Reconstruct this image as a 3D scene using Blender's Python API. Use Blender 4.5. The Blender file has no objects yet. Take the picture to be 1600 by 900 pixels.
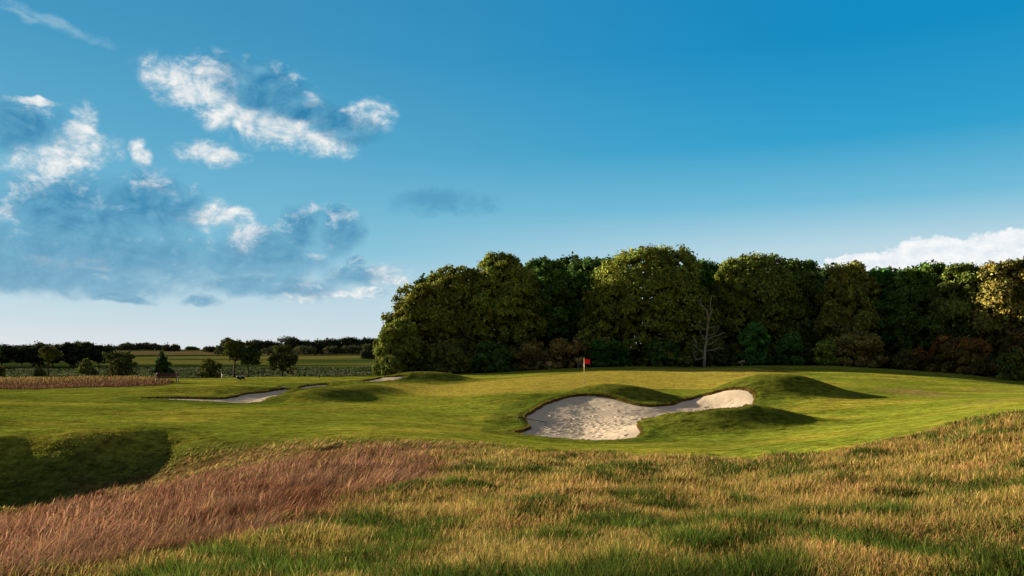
import bpy, math
import numpy as np
from mathutils import Vector
rng = np.random.default_rng(7)
S = bpy.context.scene
COL = S.collection
R = math.radians

# ------------------------------------------------------------------ camera model
F = 1256.0; HV = 552.0; PITCH = math.atan((HV - 450) / F); EYE = 1.7
cp, sp = math.cos(PITCH), math.sin(PITCH)
def ray(u, v):
    a = (u - 800) / F; b = (450 - v) / F
    y = cp - b * sp; z = sp + b * cp
    return a / y, z / y                       # dx, dz per metre of distance
def P(u, v, d):
    a, c = ray(u, v); return (a * d, d, EYE + c * d)

# ------------------------------------------------------------------ noise
def _h(ix, iy, s):
    n = (ix.astype(np.int64) * 374761393 + iy.astype(np.int64) * 668265263 + s * 1442695041) & 0xffffffff
    n = ((n ^ (n >> 13)) * 1274126177) & 0xffffffff
    return ((n ^ (n >> 16)) & 0xffff) / 65535.0
def vn(x, y, s=0):
    x = np.asarray(x, float); y = np.asarray(y, float)
    ix = np.floor(x); iy = np.floor(y); fx = x - ix; fy = y - iy
    fx = fx * fx * (3 - 2 * fx); fy = fy * fy * (3 - 2 * fy)
    a = _h(ix, iy, s); b = _h(ix + 1, iy, s); c = _h(ix, iy + 1, s); d = _h(ix + 1, iy + 1, s)
    return (a + (b - a) * fx) * (1 - fy) + (c + (d - c) * fx) * fy
def fbm(x, y, sc, o=4, s=0):
    t = 0; a = 1; n = 0
    for i in range(o):
        t = t + a * vn(x / sc * 2**i + 17.3 * i, y / sc * 2**i - 9.1 * i, s + i); n += a; a *= .5
    return t / n
def ss(a, b, x):
    t = np.clip((x - a) / (b - a), 0, 1); return t * t * (3 - 2 * t)

# ------------------------------------------------------------------ terrain base (thin plate spline through surveyed points)
CP = [ # u, v, distance
 (900,900,6),(900,800,11.5),(900,740,18),(900,709,24),(900,690,33),
 (760,620,50),(913,601,64),(900,583,82),(900,575,95),
 (1180,571,92),(1000,573,93),(1400,578,84),(1590,600,73),(1300,572,88),(1500,586,78),
 (1560,664,21),(1560,622,42),(1300,705,22),(1430,682,22.5),(1500,800,10),(1600,900,5.8),(1500,735,15.5),
 (1250,800,11),(1100,710,23.5),(1150,688,33),(1400,636,42),(1300,650,40),(1500,612,57),(1300,600,62),
 (1250,585,75),(1450,595,70),(1100,600,66),(1050,588,75),(1200,620,50),
 (700,697,25),(600,694,25),(500,690,27),(700,672,34),(700,640,46),(700,610,62),(700,596,77),(640,590,84),
 (450,660,36),(450,640,44),(450,612,64),(300,640,44),(300,622,54),(200,650,40),(200,674,31.5),(100,676,31.5),(0,686,31),
 (350,676,32),(100,620,56),(100,605,68),(100,596,76),(300,603,68),(400,593,77),(500,592,80),(560,592,82),(300,594,78),
 (100,734,25),(200,733,25),(150,795,19.5),(0,735,25),(0,812,17.5),(0,880,9.6),(300,800,14),(300,755,20.5),(300,719,26.5),
 (400,712,26),(400,750,19),(500,790,13),(500,860,8.2),(250,880,7.8),(600,735,18),(650,800,12),(800,720,20.5),(800,850,8),
 (850,676,37),(1050,640,47),(950,625,49),(800,660,41)]
pts = [P(*c) for c in CP]
# far / hidden ground
for x, y, z in [(0,0,0),(-3,2.5,0),(3,2.5,0),(0,-10,.3),(-30,-30,0),(30,-30,.3),(0,-300,0),(-400,-50,0),(400,-50,0),
 (30,20,.6),(30,45,-.6),(-30,45,-1.2),(-40,70,-1.2),(-60,55,-1),(60,70,-.8),(75,40,0),
 (0,106,-.6),(30,104,-.2),(50,98,-.6),(65,88,-1.2),(-10,104,-.9),(-45,100,-1.3),(-60,110,-1.3),(-85,105,-1.3),(-25,103,-1.2),
 (0,160,-2),(60,160,-2),(-60,150,-3),(-100,150,-3),(120,120,-2),
 (-40,200,-3.0),(-100,200,-3.0),(-180,190,-2.5),(-60,260,-2.3),(-150,260,-2.2),(-60,340,-.6),(-200,340,-.4),
 (-80,450,1.7),(-250,450,1.9),(-80,600,4.2),(-300,600,4.4),(150,400,0),(300,300,-1),(200,800,3),(-100,900,4.5),(-500,700,4),
 (-600,1500,5),(0,2000,6),(700,1500,5),(-1500,300,2),(1500,300,2),(0,-2000,0),(3000,3000,6),(-3000,3000,6),(0,4500,8)]:
    pts.append((x, y, z))
pts = np.array(pts)
def warp(x, y):
    r = np.hypot(x, y); k = np.log1p(r / 8.) / np.maximum(r, 1e-6); return x * k, y * k
WX, WY = warp(pts[:,0], pts[:,1])
def _U(r2): return .5 * r2 * np.log(np.maximum(r2, 1e-12))
n_ = len(pts)
K = _U((WX[:,None]-WX[None])**2 + (WY[:,None]-WY[None])**2) + np.eye(n_) * 4e-4
PM = np.c_[np.ones(n_), WX, WY]
A = np.zeros((n_+3, n_+3)); A[:n_,:n_] = K; A[:n_,n_:] = PM; A[n_:,:n_] = PM.T
SOL = np.linalg.solve(A, np.r_[pts[:,2], 0, 0, 0])
def tps(x, y):
    x = np.asarray(x, float).ravel(); y = np.asarray(y, float).ravel(); out = np.empty(len(x))
    for i in range(0, len(x), 40000):
        a, b = warp(x[i:i+40000], y[i:i+40000])
        out[i:i+40000] = _U((a[:,None]-WX)**2 + (b[:,None]-WY)**2) @ SOL[:n_] + SOL[n_] + a*SOL[n_+1] + b*SOL[n_+2]
    return out

def XY(u, d): return (ray(u, 500)[0] * d, d)
# mounds: u, distance, radius x, radius y, height, rotation(deg), sharpness
MOUNDS = [
 (975, 52.5, 2.8, 1.9, .74, -10, 1.3),      # behind the waist of the main bunker
 (860, 51.5, 3.4, 1.8, .16, 20, 1.2),       # left shoulder
 (1203, 52.0, 3.8, 2.8, 1.30, 0, 1.35),      # big shoulder on the right end
 (1128, 37.6, 3.4, 2.1, 1.06, -4, 1.4),      # low mound in front, right
 (800, 42.5, 1.5, 1.6, .22, 0, 1.2),        # nose on the left
 (512, 54.5, 2.5, 3.6, .80, -20, 1.3),      # between the left bunkers
 (668, 76.0, 3.6, 2.8, .95, 0, 1.3), (555, 61.0, 3.2, 3.4, .66, -38, 1.3), (612, 68.0, 3.2, 2.8, .40, -30, 1.2),        # mound left of the green
 (590, 74.0, 4.0, 2.4, .30, 0, 1.2),
 (395, 63.0, 4.5, 1.8, .35, 10, 1.2),
 (300, 60.0, 4.0, 1.5, .28, 0, 1.2),
]
def mounds(x, y):
    z = np.zeros_like(x)
    for u, d, rx, ry, h, rot, p in MOUNDS:
        cx, cy = XY(u, d); c, s = math.cos(R(rot)), math.sin(R(rot))
        dx = (x-cx)*c + (y-cy)*s; dy = -(x-cx)*s + (y-cy)*c
        q = (dx/rx)**2 + (dy/ry)**2
        z += h * np.exp(-q**p * .8)
    # steep sided dell below the fairway edge
    yc = 31.2 + .9*np.sin(x*.42+.5) + .35*np.sin(x*1.3) - .05*(x+20); t = yc - y
    z -= 1.5 * ss(0, 3.6+np.maximum(x+16.5,0)*.75, t + 1.1*(fbm(x, y, 2.4, 3, 15)-.5)) * ss(0, 7, y - 13 - np.maximum(x+19,0)**1.25*.6) * (1 - ss(-15, -2, x)) * ss(-34, -28, x)
    z += .12 * np.exp(-((y - yc - .6)/1.3)**2) * (1 - ss(-15.5, -7.5, x)) * ss(-34, -28, x)
    # unseen mound added left of the frame to shade the dell
    q = ((x+29.0)/4.8)**2 + ((y-31.0)/5.0)**2
    z += 4.5 * np.exp(-q**1.2)
    return z
_G = None
def tps_fast(x, y):
    global _G
    n = 900; m = 6.5
    if _G is None:
        g = np.linspace(-m, m, n); A_, B_ = np.meshgrid(g, g, indexing='ij'); rho = np.hypot(A_, B_); rr = 8*np.expm1(np.minimum(rho, 6.6)); k = rr/np.maximum(rho, 1e-9)
        _G = tps(A_*k, B_*k).reshape(n, n)
    a, b = warp(np.asarray(x, float).ravel(), np.asarray(y, float).ravel()); fa = (a+m)/(2*m)*(n-1); fb = (b+m)/(2*m)*(n-1)
    i = np.clip(fa.astype(int), 0, n-2); j = np.clip(fb.astype(int), 0, n-2); fa -= i; fb -= j
    return (_G[i,j]*(1-fa)+_G[i+1,j]*fa)*(1-fb) + (_G[i,j+1]*(1-fa)+_G[i+1,j+1]*fa)*fb
EXACT = False
def H0(x, y):
    shp = np.shape(x); x = np.asarray(x, float).ravel(); y = np.asarray(y, float).ravel()
    z = (tps if EXACT else tps_fast)(x, y) + mounds(x, y)
    r = np.hypot(x, y)
    near = 1 - ss(24, 30, r)
    z += ((fbm(x, y, 3.2, 3, 5) - .5) * (.16 * near + .05) + (fbm(x, y, 1.15, 2, 6) - .5) * .30 * near) * ss(1, 5, r) + (fbm(x, y, 11, 2, 9) - .5) * .12 * ss(3, 20, r)
    z += (fbm(x, y, 120, 3, 11) - .5) * 3.0 * ss(140, 500, r)
    return z.reshape(shp)

def march(u, v, dmin=3, dmax=130):
    a, c = ray(u, v); d = np.arange(dmin, dmax, .1)
    g = H0(a*d, d); f = EYE + c*d - g
    i = np.argmax(f < 0)
    if f[i] >= 0: i = int(np.argmin(np.where(d > 25, f, 9)))
    return (a*d[i], d[i])
BK1 = [(798,676),(815,672),(831,667),(826,660),(819,651),(826,645),(834,640),(845,633),(859,627),(875,622),(890,618),(905,616.5),(921,616),(934,616.5),(946,618),(958,620.5),(971,624),
 (984,628),(996,631),(1008,632.5),(1021,633),(1034,632.5),(1046,631),(1060,627),(1071,623),(1099,617),(1124,610),(1146,606.5),(1168,607.5),(1179,615),(1180,620),
 (1176,629),(1165,635),(1149,638),(1115,640.5),(1078,643.5),(1055,645),(1040,648),(1025,650.5),(1012,654),(1000,657),(995,661),(998,667),(1004,673),(1000,680),(990,685),(975,688),(959,689),(935,689),(915,688),(890,687),(865,685),(845,683),(828,681)]
BK2 = [(215,621.5),(260,620),(300,621),(345,622),(362,619),(380,614),(410,611),(445,607.5),(470,602.5),(495,600),(514,599),(518,601.8),(495,605),(480,607),(450,610),(435,617),(420,624),(400,629),(380,631),(340,628.5),(315,627),(260,625),(215,623.5)]
BK3 = [(562,597.5),(575,593.5),(595,589.5),(620,587.5),(636,586.5),(634,588.5),(628,590.5),(612,594),(592,596.5)]
def smooth_poly(p, n=2):
    p = np.array(p)
    for _ in range(n):
        q = np.roll(p, -1, 0); p = np.stack([.75*p+.25*q, .25*p+.75*q], 1).reshape(-1, 2)
    return p
BUNK = [smooth_poly([march(*q, dmin=26) for q in b]) for b in (BK1, BK2, BK3)]
# flat plan cleanup: keep the far bunkers from being unrealistically thin
def sdist(poly, x, y):                 # >0 inside
    x = np.asarray(x, float); y = np.asarray(y, float)
    a = poly; b = np.roll(poly, -1, 0); out = np.empty(len(x))
    for i in range(0, len(x), 8000):
        px = x[i:i+8000, None]; py = y[i:i+8000, None]
        ex = b[:,0]-a[:,0]; ey = b[:,1]-a[:,1]; l2 = ex*ex+ey*ey+1e-12
        t = np.clip(((px-a[:,0])*ex + (py-a[:,1])*ey)/l2, 0, 1)
        d = np.sqrt(((px-a[:,0]-t*ex)**2 + (py-a[:,1]-t*ey)**2).min(1))
        cr = ((a[:,1] > py) != (b[:,1] > py)) & (px < (b[:,0]-a[:,0])*(py-a[:,1])/(b[:,1]-a[:,1]+1e-12)+a[:,0])
        out[i:i+8000] = np.where(cr.sum(1) % 2 == 1, d, -d)
    return out
def bunker_sd(x, y, k):
    p = BUNK[k]; out = np.full(len(x), -9.)
    m = (x > p[:,0].min()-1.5) & (x < p[:,0].max()+1.5) & (y > p[:,1].min()-1.5) & (y < p[:,1].max()+1.5)
    if m.any(): out[m] = sdist(p, x[m], y[m]) + (fbm(x[m], y[m], .7, 4, 31+k) - .5) * .30
    return out
DEP = [.26, .22, .2]; LIP = [.11, .11, .08]
def H(x, y, sand_cut=True):
    shp = np.shape(x); x = np.asarray(x, float).ravel(); y = np.asarray(y, float).ravel()
    z = H0(x, y)
    for k in range(3):
        s = bunker_sd(x, y, k)
        z -= np.where(s > 0, ss(0, .1, s) * (LIP[k] + .12) + DEP[k] * ss(0, 3.2 - k*.5, s), 0)
        z += .05 * np.exp(-((s + .35)/.35)**2)
    return z.reshape(shp)

# zone outlines, laid out on the ground
def track(pp): return np.array([march(u, v, dmin=5) for u, v in pp])
rough_edge = track([(-500,850),(-200,838),(-60,832),(0,826),(100,800),(200,778),(350,752),(450,725),(540,708),(600,702),(700,699),(800,704),(900,710),(1000,713),(1100,713),(1200,711),(1300,702)])
knoll = np.array([(11.5,22.6),(12.6,23.6),(14,24.5),(16,25.3),(19,26),(24,26.5),(34,25)])
ROUGH = np.vstack([rough_edge[:-1], knoll, [(60,20),(60,-30),(-60,-30),(-60,6)]])
RED = np.vstack([track([(-300,842),(0,812),(100,786),(200,764),(350,744),(450,725),(540,708),(640,705),(715,712),(705,745),(640,770),(560,800),(430,838),(330,862),(200,880)]), [(-3.5,4.5),(-9,4.5),(-14,7)]])
GREEN = np.array([(XY(u, d)) for u, d in [(590,66),(640,59),(720,52.5),(800,52),(900,58),(960,61),(1040,62),(1110,60),(1180,63),(1240,68),(1235,76),(1180,84),(1050,88),(930,84),(800,76),(715,72),(650,68)]])
GREEN = smooth_poly(GREEN, 2)
STUB = track([(350,752),(230,768),(110,790),(130,764),(240,738),(290,718),(420,700),(520,694),(640,691),(760,695),(720,706),(600,706),(520,712),(450,730)])
LTALL = np.array([XY(-150,66),XY(100,66.5),XY(200,66.5),XY(262,69),XY(275,76),XY(200,80),XY(-150,80)])

def mixc(c, col, m): return c * (1 - m[:,None]) + np.array(col) * m[:,None]
def zones(x, y):
    """base colour of the turf by kind of grass, with some shade painted in the dell"""
    r = np.hypot(x, y); az = np.degrees(np.arctan2(x, np.maximum(y, 1e-3)))
    n1 = fbm(x, y, 2.2, 4, 41); n2 = fbm(x, y, 9, 3, 42); n3 = fbm(x, y*2.5, 5, 3, 44)
    c = np.tile(np.array([.150,.178,.020]), (len(x), 1))
    c = mixc(c, (.26,.225,.032), ss(.42,.75,n3)*.75)
    c = mixc(c, (.065,.105,.014), ss(.5,.8,n2)*.5)
    # mowing bands
    band = ss(-.2,.2,np.sin((x*.35 + y*.94)/3.4*math.pi))
    c *= (1 + (band-.5)*.16*ss(28,36,r)*(1-ss(100,140,r)))[:,None]
    # longer semi rough round bunkers and mounds
    sb = np.maximum.reduce([bunker_sd(x, y, k) for k in range(3)])
    ring = ss(-2.4,-1.2,sb)
    c = mixc(c, (.070,.098,.013), ring*.75)
    md = np.clip(mounds(x, y)*2.2, 0, 1)*(r < 100)
    c = mixc(c, (.088,.092,.014), md*.6)
    sg = np.full(len(x), -9.); m = (r > 45) & (r < 95); sg[m] = sdist(GREEN, x[m], y[m])
    c = mixc(c, (.165,.155,.022), ss(-1.6,-1.2,sg+(n1-.5)*.5)*(1-ring)*.7)
    c = mixc(c, (.27,.225,.038), ss(-.1,.25,sg+(n1-.5)*.25)*(1-ring*.8))
    # brown worn spots at the right
    c = mixc(c, (.19,.14,.045), ss(.60,.78,fbm(x,y*1.5,4.5,3,77))*ss(16,24,x)*(r<90)*.8)
    # dell: longer turf, also painted darker to deepen its shade
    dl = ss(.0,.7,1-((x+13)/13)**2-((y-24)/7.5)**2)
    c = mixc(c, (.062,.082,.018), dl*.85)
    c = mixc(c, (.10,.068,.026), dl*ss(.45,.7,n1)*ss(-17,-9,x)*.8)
    near = (r < 45)
    def m_(poly, w, seed):
        s = np.full(len(x), -9.); s[near] = sdist(poly, x[near], y[near]); return ss(-w, w, s + (fbm(x, y, 1.5, 3, seed)-.5)*2.2*w)
    c = mixc(c, (.15,.090,.040), m_(STUB,1.1,51)*.9)
    c = mixc(c, (.070,.062,.018), m_(ROUGH,.4,52))
    c = mixc(c, (.075,.050,.028), m_(RED,.5,53))
    lt = np.full(len(x), -9.); m = (r > 60) & (r < 95); lt[m] = sdist(LTALL, x[m], y[m])
    c = mixc(c, (.10,.06,.03), ss(-.5,.5,lt))
    # beyond the plateau
    far = ss(88,97,r + (n2-.5)*8) * ss(-100, 2, -az + 0) if False else ss(90,97,y)*(x < -8)
    heath = np.array((.022,.030,.014))
    c = mixc(c, heath, far*1.0)
    c = mixc(c, (.045,.045,.026), far*ss(.55,.75,fbm(x,y,4,3,61))*(y<240)*.6)
    lim = 215 + (fbm(x, y, 50, 2, 62)-.5)*60 + np.clip(-az-18,0,20)*-4
    fg = ss(-6,6,y-lim)
    g1 = np.tile(np.array([.038,.060,.014]),(len(x),1))
    st = fbm(x*.25, y, 26, 3, 63)
    g1 = mixc(g1, (.13,.125,.030), ss(.52,.64,st)*ss(150,260,y)); g1 = mixc(g1, (.022,.036,.010), ss(.50,.7,fbm(x*.2,y,32,3,64)))
    c = np.where((fg*far)[:,None] > 0, c*(1-(fg*far)[:,None]) + g1*(fg*far)[:,None], c)
    tn = ss(395,405,y+(n2-.5)*20)*(1-ss(520,540,y))
    c = mixc(c, (.14,.10,.05), tn*(x<0)*.9)
    c = mixc(c, (.05,.07,.03), ss(540,600,y))
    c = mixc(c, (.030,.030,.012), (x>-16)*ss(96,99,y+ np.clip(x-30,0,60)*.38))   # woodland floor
    return np.clip(c, 0, 1)

# ------------------------------------------------------------------ mesh + object helpers
def np_mesh(name, V, faces, mat, col=None, smooth=False, loc=None, attr='Col'):
    """faces: (n,k) int array, or list of such"""
    if not isinstance(faces, list): faces = [faces]
    V = np.asarray(V, np.float32); me = bpy.data.meshes.new(name)
    faces = [f for f in faces if len(f)]
    nl = sum(f.size for f in faces); nf = sum(len(f) for f in faces)
    me.vertices.add(len(V)); me.vertices.foreach_set('co', V.ravel())
    me.loops.add(nl); me.loops.foreach_set('vertex_index', np.concatenate([f.ravel() for f in faces]).astype(np.int32))
    me.polygons.add(nf)
    tot = np.concatenate([np.full(len(f), f.shape[1]) for f in faces]).astype(np.int32)
    me.polygons.foreach_set('loop_start', np.r_[0, np.cumsum(tot)[:-1]].astype(np.int32))
    me.polygons.foreach_set('loop_total', tot) if False else None
    if smooth: me.polygons.foreach_set('use_smooth', np.ones(nf, bool))
    me.update(calc_edges=True)
    if col is not None:
        a = me.color_attributes.new(attr, 'FLOAT_COLOR', 'POINT')
        c4 = np.ones((len(V), 4), np.float32); c4[:, :3] = col; a.data.foreach_set('color', c4.ravel())
    me.materials.append(mat)
    o = bpy.data.objects.new(name, me); COL.objects.link(o)
    if loc is not None: o.location = loc
    return o
def tag(o, label=None, cat=None, group=None, kind=None, parent=None):
    if label: o['label'] = label
    if cat: o['category'] = cat
    if group: o['group'] = group
    if kind: o['kind'] = kind
    if parent: o.parent = parent
    return o
def thing(name, label, cat, loc, rz=0, group=None):
    o = bpy.data.objects.new(name, None); COL.objects.link(o); o.location = loc; o.rotation_euler = (0,0,rz)
    o.empty_display_size = .2
    return tag(o, label, cat, group)
class MB:
    def __init__(s): s.v = []; s.q = []; s.n = 0
    def add(s, V, Q): s.v.append(np.asarray(V, float)); s.q.append(np.asarray(Q)+s.n); s.n += len(V)
    def box(s, c, d, rz=0, rx=0, bev=.0):
        h = np.array(d)/2.; b = min(bev, h.min()*.45) if bev else min(.006, h.min()*.3)
        P8 = []
        # bevelled box: 24 vertices
        for sx in (-1,1):
            for sy in (-1,1):
                for sz in (-1,1):
                    P8 += [(sx*h[0],sy*(h[1]-b),sz*(h[2]-b)),(sx*(h[0]-b),sy*h[1],sz*(h[2]-b)),(sx*(h[0]-b),sy*(h[1]-b),sz*h[2])]
        V = np.array(P8)
        import itertools
        idx = lambda sx,sy,sz,k: ((sx*2+sy)*2+sz)*3+k
        Q = []
        for k,(a,b2) in enumerate(((1,2),(0,2),(0,1))):
            for s_ in (0,1):
                q = []
                for (i,j) in ((0,0),(1,0),(1,1),(0,1)):
                    t = [0,0,0]; t[k]=s_; t[a]=i; t[b2]=j; q.append(idx(*t,k))
                Q.append(q)
        for a in range(3):            # edges parallel to axis a
            o1, o2 = [k for k in range(3) if k != a]
            for i in (0,1):
                for j in (0,1):
                    t0=[0,0,0]; t0[a]=0; t0[o1]=i; t0[o2]=j; t1=list(t0); t1[a]=1
                    Q.append([idx(*t0,o1),idx(*t1,o1),idx(*t1,o2),idx(*t0,o2)])
        cr, sr = math.cos(rx), math.sin(rx); V = np.c_[V[:,0], V[:,1]*cr-V[:,2]*sr, V[:,1]*sr+V[:,2]*cr]
        cz, sz_ = math.cos(rz), math.sin(rz); V = np.c_[V[:,0]*cz-V[:,1]*sz_, V[:,0]*sz_+V[:,1]*cz, V[:,2]]
        s.add(V+np.array(c), Q)
    def tube(s, path, rad, n=7, cap=True):
        path = np.array(path, float); rad = np.broadcast_to(np.array(rad, float), (len(path),))
        T = np.gradient(path, axis=0); T /= np.linalg.norm(T, axis=1)[:,None]+1e-9
        up = np.array([.31,.17,.93]); A_ = np.cross(T, up); A_ /= np.linalg.norm(A_, axis=1)[:,None]+1e-9; B_ = np.cross(T, A_)
        an = np.arange(n)/n*2*math.pi
        V = (path[:,None] + (A_[:,None]*np.cos(an)[:,None] + B_[:,None]*np.sin(an)[:,None])*rad[:,None,None]).reshape(-1,3)
        Q = [[i*n+j, i*n+(j+1)%n, (i+1)*n+(j+1)%n, (i+1)*n+j] for i in range(len(path)-1) for j in range(n)]
        if cap:
            V = np.vstack([V, path[0], path[-1]]); c0 = len(V)-2
            Q += [[c0, (j+1)%n, j, j] for j in range(0)]
            s.add(V, Q); b = s.n - len(V); L = (len(path)-1)*n
            s.t = getattr(s, 't', []); s.t += [[b+c0, b+(j+1)%n, b+j] for j in range(n)] + [[b+c0+1, b+L+j, b+L+(j+1)%n] for j in range(n)]
        else: s.add(V, Q)
    def build(s, name, mat, parent=None, smooth=False):
        fs = [np.vstack(s.q)]
        if getattr(s, 't', None): fs.append(np.array(s.t))
        o = np_mesh(name, np.vstack(s.v), fs, mat, smooth=smooth)
        if parent: o.parent = parent
        return o

# ------------------------------------------------------------------ materials
def newmat(name):
    m = bpy.data.materials.new(name); m.use_nodes = True; nt = m.node_tree; nt.nodes.clear()
    out = nt.nodes.new('ShaderNodeOutputMaterial'); return m, nt, out
def N(nt, t, **k):
    n = nt.nodes.new(t)
    for a, b in k.items():
        if a.startswith('i_'):
            kk = a[2:]; n.inputs[int(kk) if kk.isdigit() else kk.replace('_',' ')].default_value = b
        else: setattr(n, a, b)
    return n
def math_(nt, op, a, b=None, c=None, clamp=False):
    n = nt.nodes.new('ShaderNodeMath'); n.operation = op; n.use_clamp = clamp
    for i, x in enumerate((a, b, c)):
        if x is None: continue
        if isinstance(x, (int, float)): n.inputs[i].default_value = x
        else: nt.links.new(x, n.inputs[i])
    return n.outputs[0]
def simple(name, col, rough=.6, noise=.15, scale=20, metal=0):
    m, nt, out = newmat(name); L = nt.links.new
    b = N(nt, 'ShaderNodeBsdfPrincipled'); b.inputs['Roughness'].default_value = rough; b.inputs['Metallic'].default_value = metal; b.inputs['Specular IOR Level'].default_value = .5 if rough < .7 else .1
    tc = N(nt, 'ShaderNodeTexCoord'); nz = N(nt, 'ShaderNodeTexNoise'); nz.inputs['Scale'].default_value = scale; nz.inputs['Detail'].default_value = 5
    L(tc.outputs['Object'], nz.inputs['Vector'])
    f = math_(nt, 'MULTIPLY_ADD', nz.outputs['Fac'], noise*2, 1-noise)
    mx = N(nt, 'ShaderNodeVectorMath', operation='SCALE'); mx.inputs[0].default_value = col[:3]; L(f, mx.inputs['Scale'])
    L(mx.outputs[0], b.inputs['Base Color']); L(b.outputs[0], out.inputs[0])
    bp = N(nt, 'ShaderNodeBump'); bp.inputs['Strength'].default_value = .3; bp.inputs['Distance'].default_value = .01
    L(nz.outputs['Fac'], bp.inputs['Height']); L(bp.outputs[0], b.inputs['Normal'])
    return m

def ground_mat():
    m, nt, out = newmat('turf'); L = nt.links.new
    at = N(nt, 'ShaderNodeVertexColor', layer_name='Col'); geo = N(nt, 'ShaderNodeNewGeometry')
    def noise(sc, det=4, ro=.6, vec=None):
        n = N(nt, 'ShaderNodeTexNoise'); n.inputs['Scale'].default_value = sc; n.inputs['Detail'].default_value = det; n.inputs['Roughness'].default_value = ro
        L(vec or geo.outputs['Position'], n.inputs['Vector']); return n.outputs['Fac']
    a = noise(9, 5, .75); b = noise(1.1, 4, .6); c = noise(38, 3, .8); d = noise(3.2, 4, .7)
    # streaky grain of mown grass
    mp = N(nt, 'ShaderNodeMapping'); mp.inputs['Scale'].default_value = (.35, 1.5, 1); mp.inputs['Rotation'].default_value = (0,0,R(8)); L(geo.outputs['Position'], mp.inputs['Vector'])
    e = noise(2.6, 5, .75, mp.outputs[0])
    f = math_(nt, 'ADD', math_(nt,'MULTIPLY',math_(nt,'SUBTRACT',a,.5),1.5), math_(nt,'MULTIPLY',math_(nt,'SUBTRACT',c,.5),1.0))
    f = math_(nt, 'ADD', f, math_(nt,'MULTIPLY',math_(nt,'SUBTRACT',b,.5),.9))
    f = math_(nt, 'ADD', f, math_(nt,'MULTIPLY',math_(nt,'SUBTRACT',e,.5),3.0))
    g = noise(3.3, 7, .72); f = math_(nt, 'ADD', f, math_(nt,'MULTIPLY',math_(nt,'SUBTRACT',g,.5),3.2))
    f = math_(nt, 'MAXIMUM', math_(nt, 'ADD', f, 1.0), .25)
    sc = N(nt, 'ShaderNodeVectorMath', operation='SCALE'); L(at.outputs['Color'], sc.inputs[0]); L(f, sc.inputs['Scale'])
    hs = N(nt, 'ShaderNodeHueSaturation'); L(sc.outputs[0], hs.inputs['Color']); L(math_(nt,'MULTIPLY_ADD',d,.10,.45), hs.inputs['Hue'])
    df = N(nt, 'ShaderNodeBsdfDiffuse'); L(hs.outputs[0], df.inputs['Color']); df.inputs['Roughness'].default_value = .6
    bp = N(nt, 'ShaderNodeBump'); bp.inputs['Strength'].default_value = 1; bp.inputs['Distance'].default_value = .09
    L(math_(nt,'ADD',math_(nt,'MULTIPLY',a,.6),math_(nt,'ADD',math_(nt,'MULTIPLY',c,.25),math_(nt,'MULTIPLY',e,.5))), bp.inputs['Height']); L(bp.outputs[0], df.inputs['Normal'])
    L(df.outputs[0], out.inputs[0]); return m
def leaf_mat(name, trans=.35, var=.35, scale=8., gain=1.):
    m, nt, out = newmat(name); L = nt.links.new
    at = N(nt, 'ShaderNodeVertexColor', layer_name='Col'); geo = N(nt, 'ShaderNodeNewGeometry')
    nz = N(nt, 'ShaderNodeTexNoise'); nz.inputs['Scale'].default_value = scale; nz.inputs['Detail'].default_value = 3; L(geo.outputs['Position'], nz.inputs['Vector'])
    f = math_(nt, 'MULTIPLY_ADD', nz.outputs['Fac'], 2*var*gain, (1-var)*gain)
    sc = N(nt, 'ShaderNodeVectorMath', operation='SCALE'); L(at.outputs['Color'], sc.inputs[0]); L(f, sc.inputs['Scale'])
    df = N(nt, 'ShaderNodeBsdfDiffuse'); L(sc.outputs[0], df.inputs['Color'])
    tr = N(nt, 'ShaderNodeBsdfTranslucent'); L(sc.outputs[0], tr.inputs['Color'])
    mx = N(nt, 'ShaderNodeMixShader'); mx.inputs[0].default_value = trans; L(df.outputs[0], mx.inputs[1]); L(tr.outputs[0], mx.inputs[2])
    L(mx.outputs[0], out.inputs[0]); return m
def sand_mat():
    m, nt, out = newmat('bunker_sand'); L = nt.links.new
    geo = N(nt, 'ShaderNodeNewGeometry')
    def noise(sc, det, ro): 
        n = N(nt, 'ShaderNodeTexNoise'); n.inputs['Scale'].default_value = sc; n.inputs['Detail'].default_value = det; n.inputs['Roughness'].default_value = ro
        L(geo.outputs['Position'], n.inputs['Vector']); return n.outputs['Fac']
    a = noise(1.4, 4, .6); b = noise(14, 5, .75); c = noise(60, 3, .8)
    cr = N(nt, 'ShaderNodeValToRGB'); L(math_(nt,'MULTIPLY_ADD',b,.5,math_(nt,'MULTIPLY',a,.5)), cr.inputs[0])
    cr.color_ramp.elements[0].position = .3; cr.color_ramp.elements[0].color = (.45,.37,.28,1); cr.color_ramp.elements[1].position = .7; cr.color_ramp.elements[1].color = (.58,.49,.39,1)
    df = N(nt, 'ShaderNodeBsdfDiffuse'); df.inputs['Roughness'].default_value = .7; L(cr.outputs[0], df.inputs['Color'])
    bp = N(nt, 'ShaderNodeBump'); bp.inputs['Strength'].default_value = .8; bp.inputs['Distance'].default_value = .022
    L(math_(nt,'ADD',math_(nt,'MULTIPLY',b,.6),math_(nt,'MULTIPLY',c,.3)), bp.inputs['Height']); L(bp.outputs[0], df.inputs['Normal'])
    L(df.outputs[0], out.inputs[0]); return m
M_turf = ground_mat(); M_sand = sand_mat(); M_blade = leaf_mat('grass_blades', .40, .25, 3.)
M_leaf = leaf_mat('tree_leaves', .14, .6, 1.3, 1.5); M_farleaf = leaf_mat('distant_leaves', .15, .5, .4)
M_bark = simple('bark', (.055,.042,.03), .9, .4, 6)
M_dead = simple('dead_wood', (.25,.22,.19), .85, .3, 5)
M_wood = simple('bench_wood', (.07,.018,.015), .6, .3, 12)
M_red = simple('flag_cloth', (.75,.012,.045), .7, .08, 15)
M_pole = simple('flagstick_paint', (.62,.50,.24), .4, .05, 8)
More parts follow.
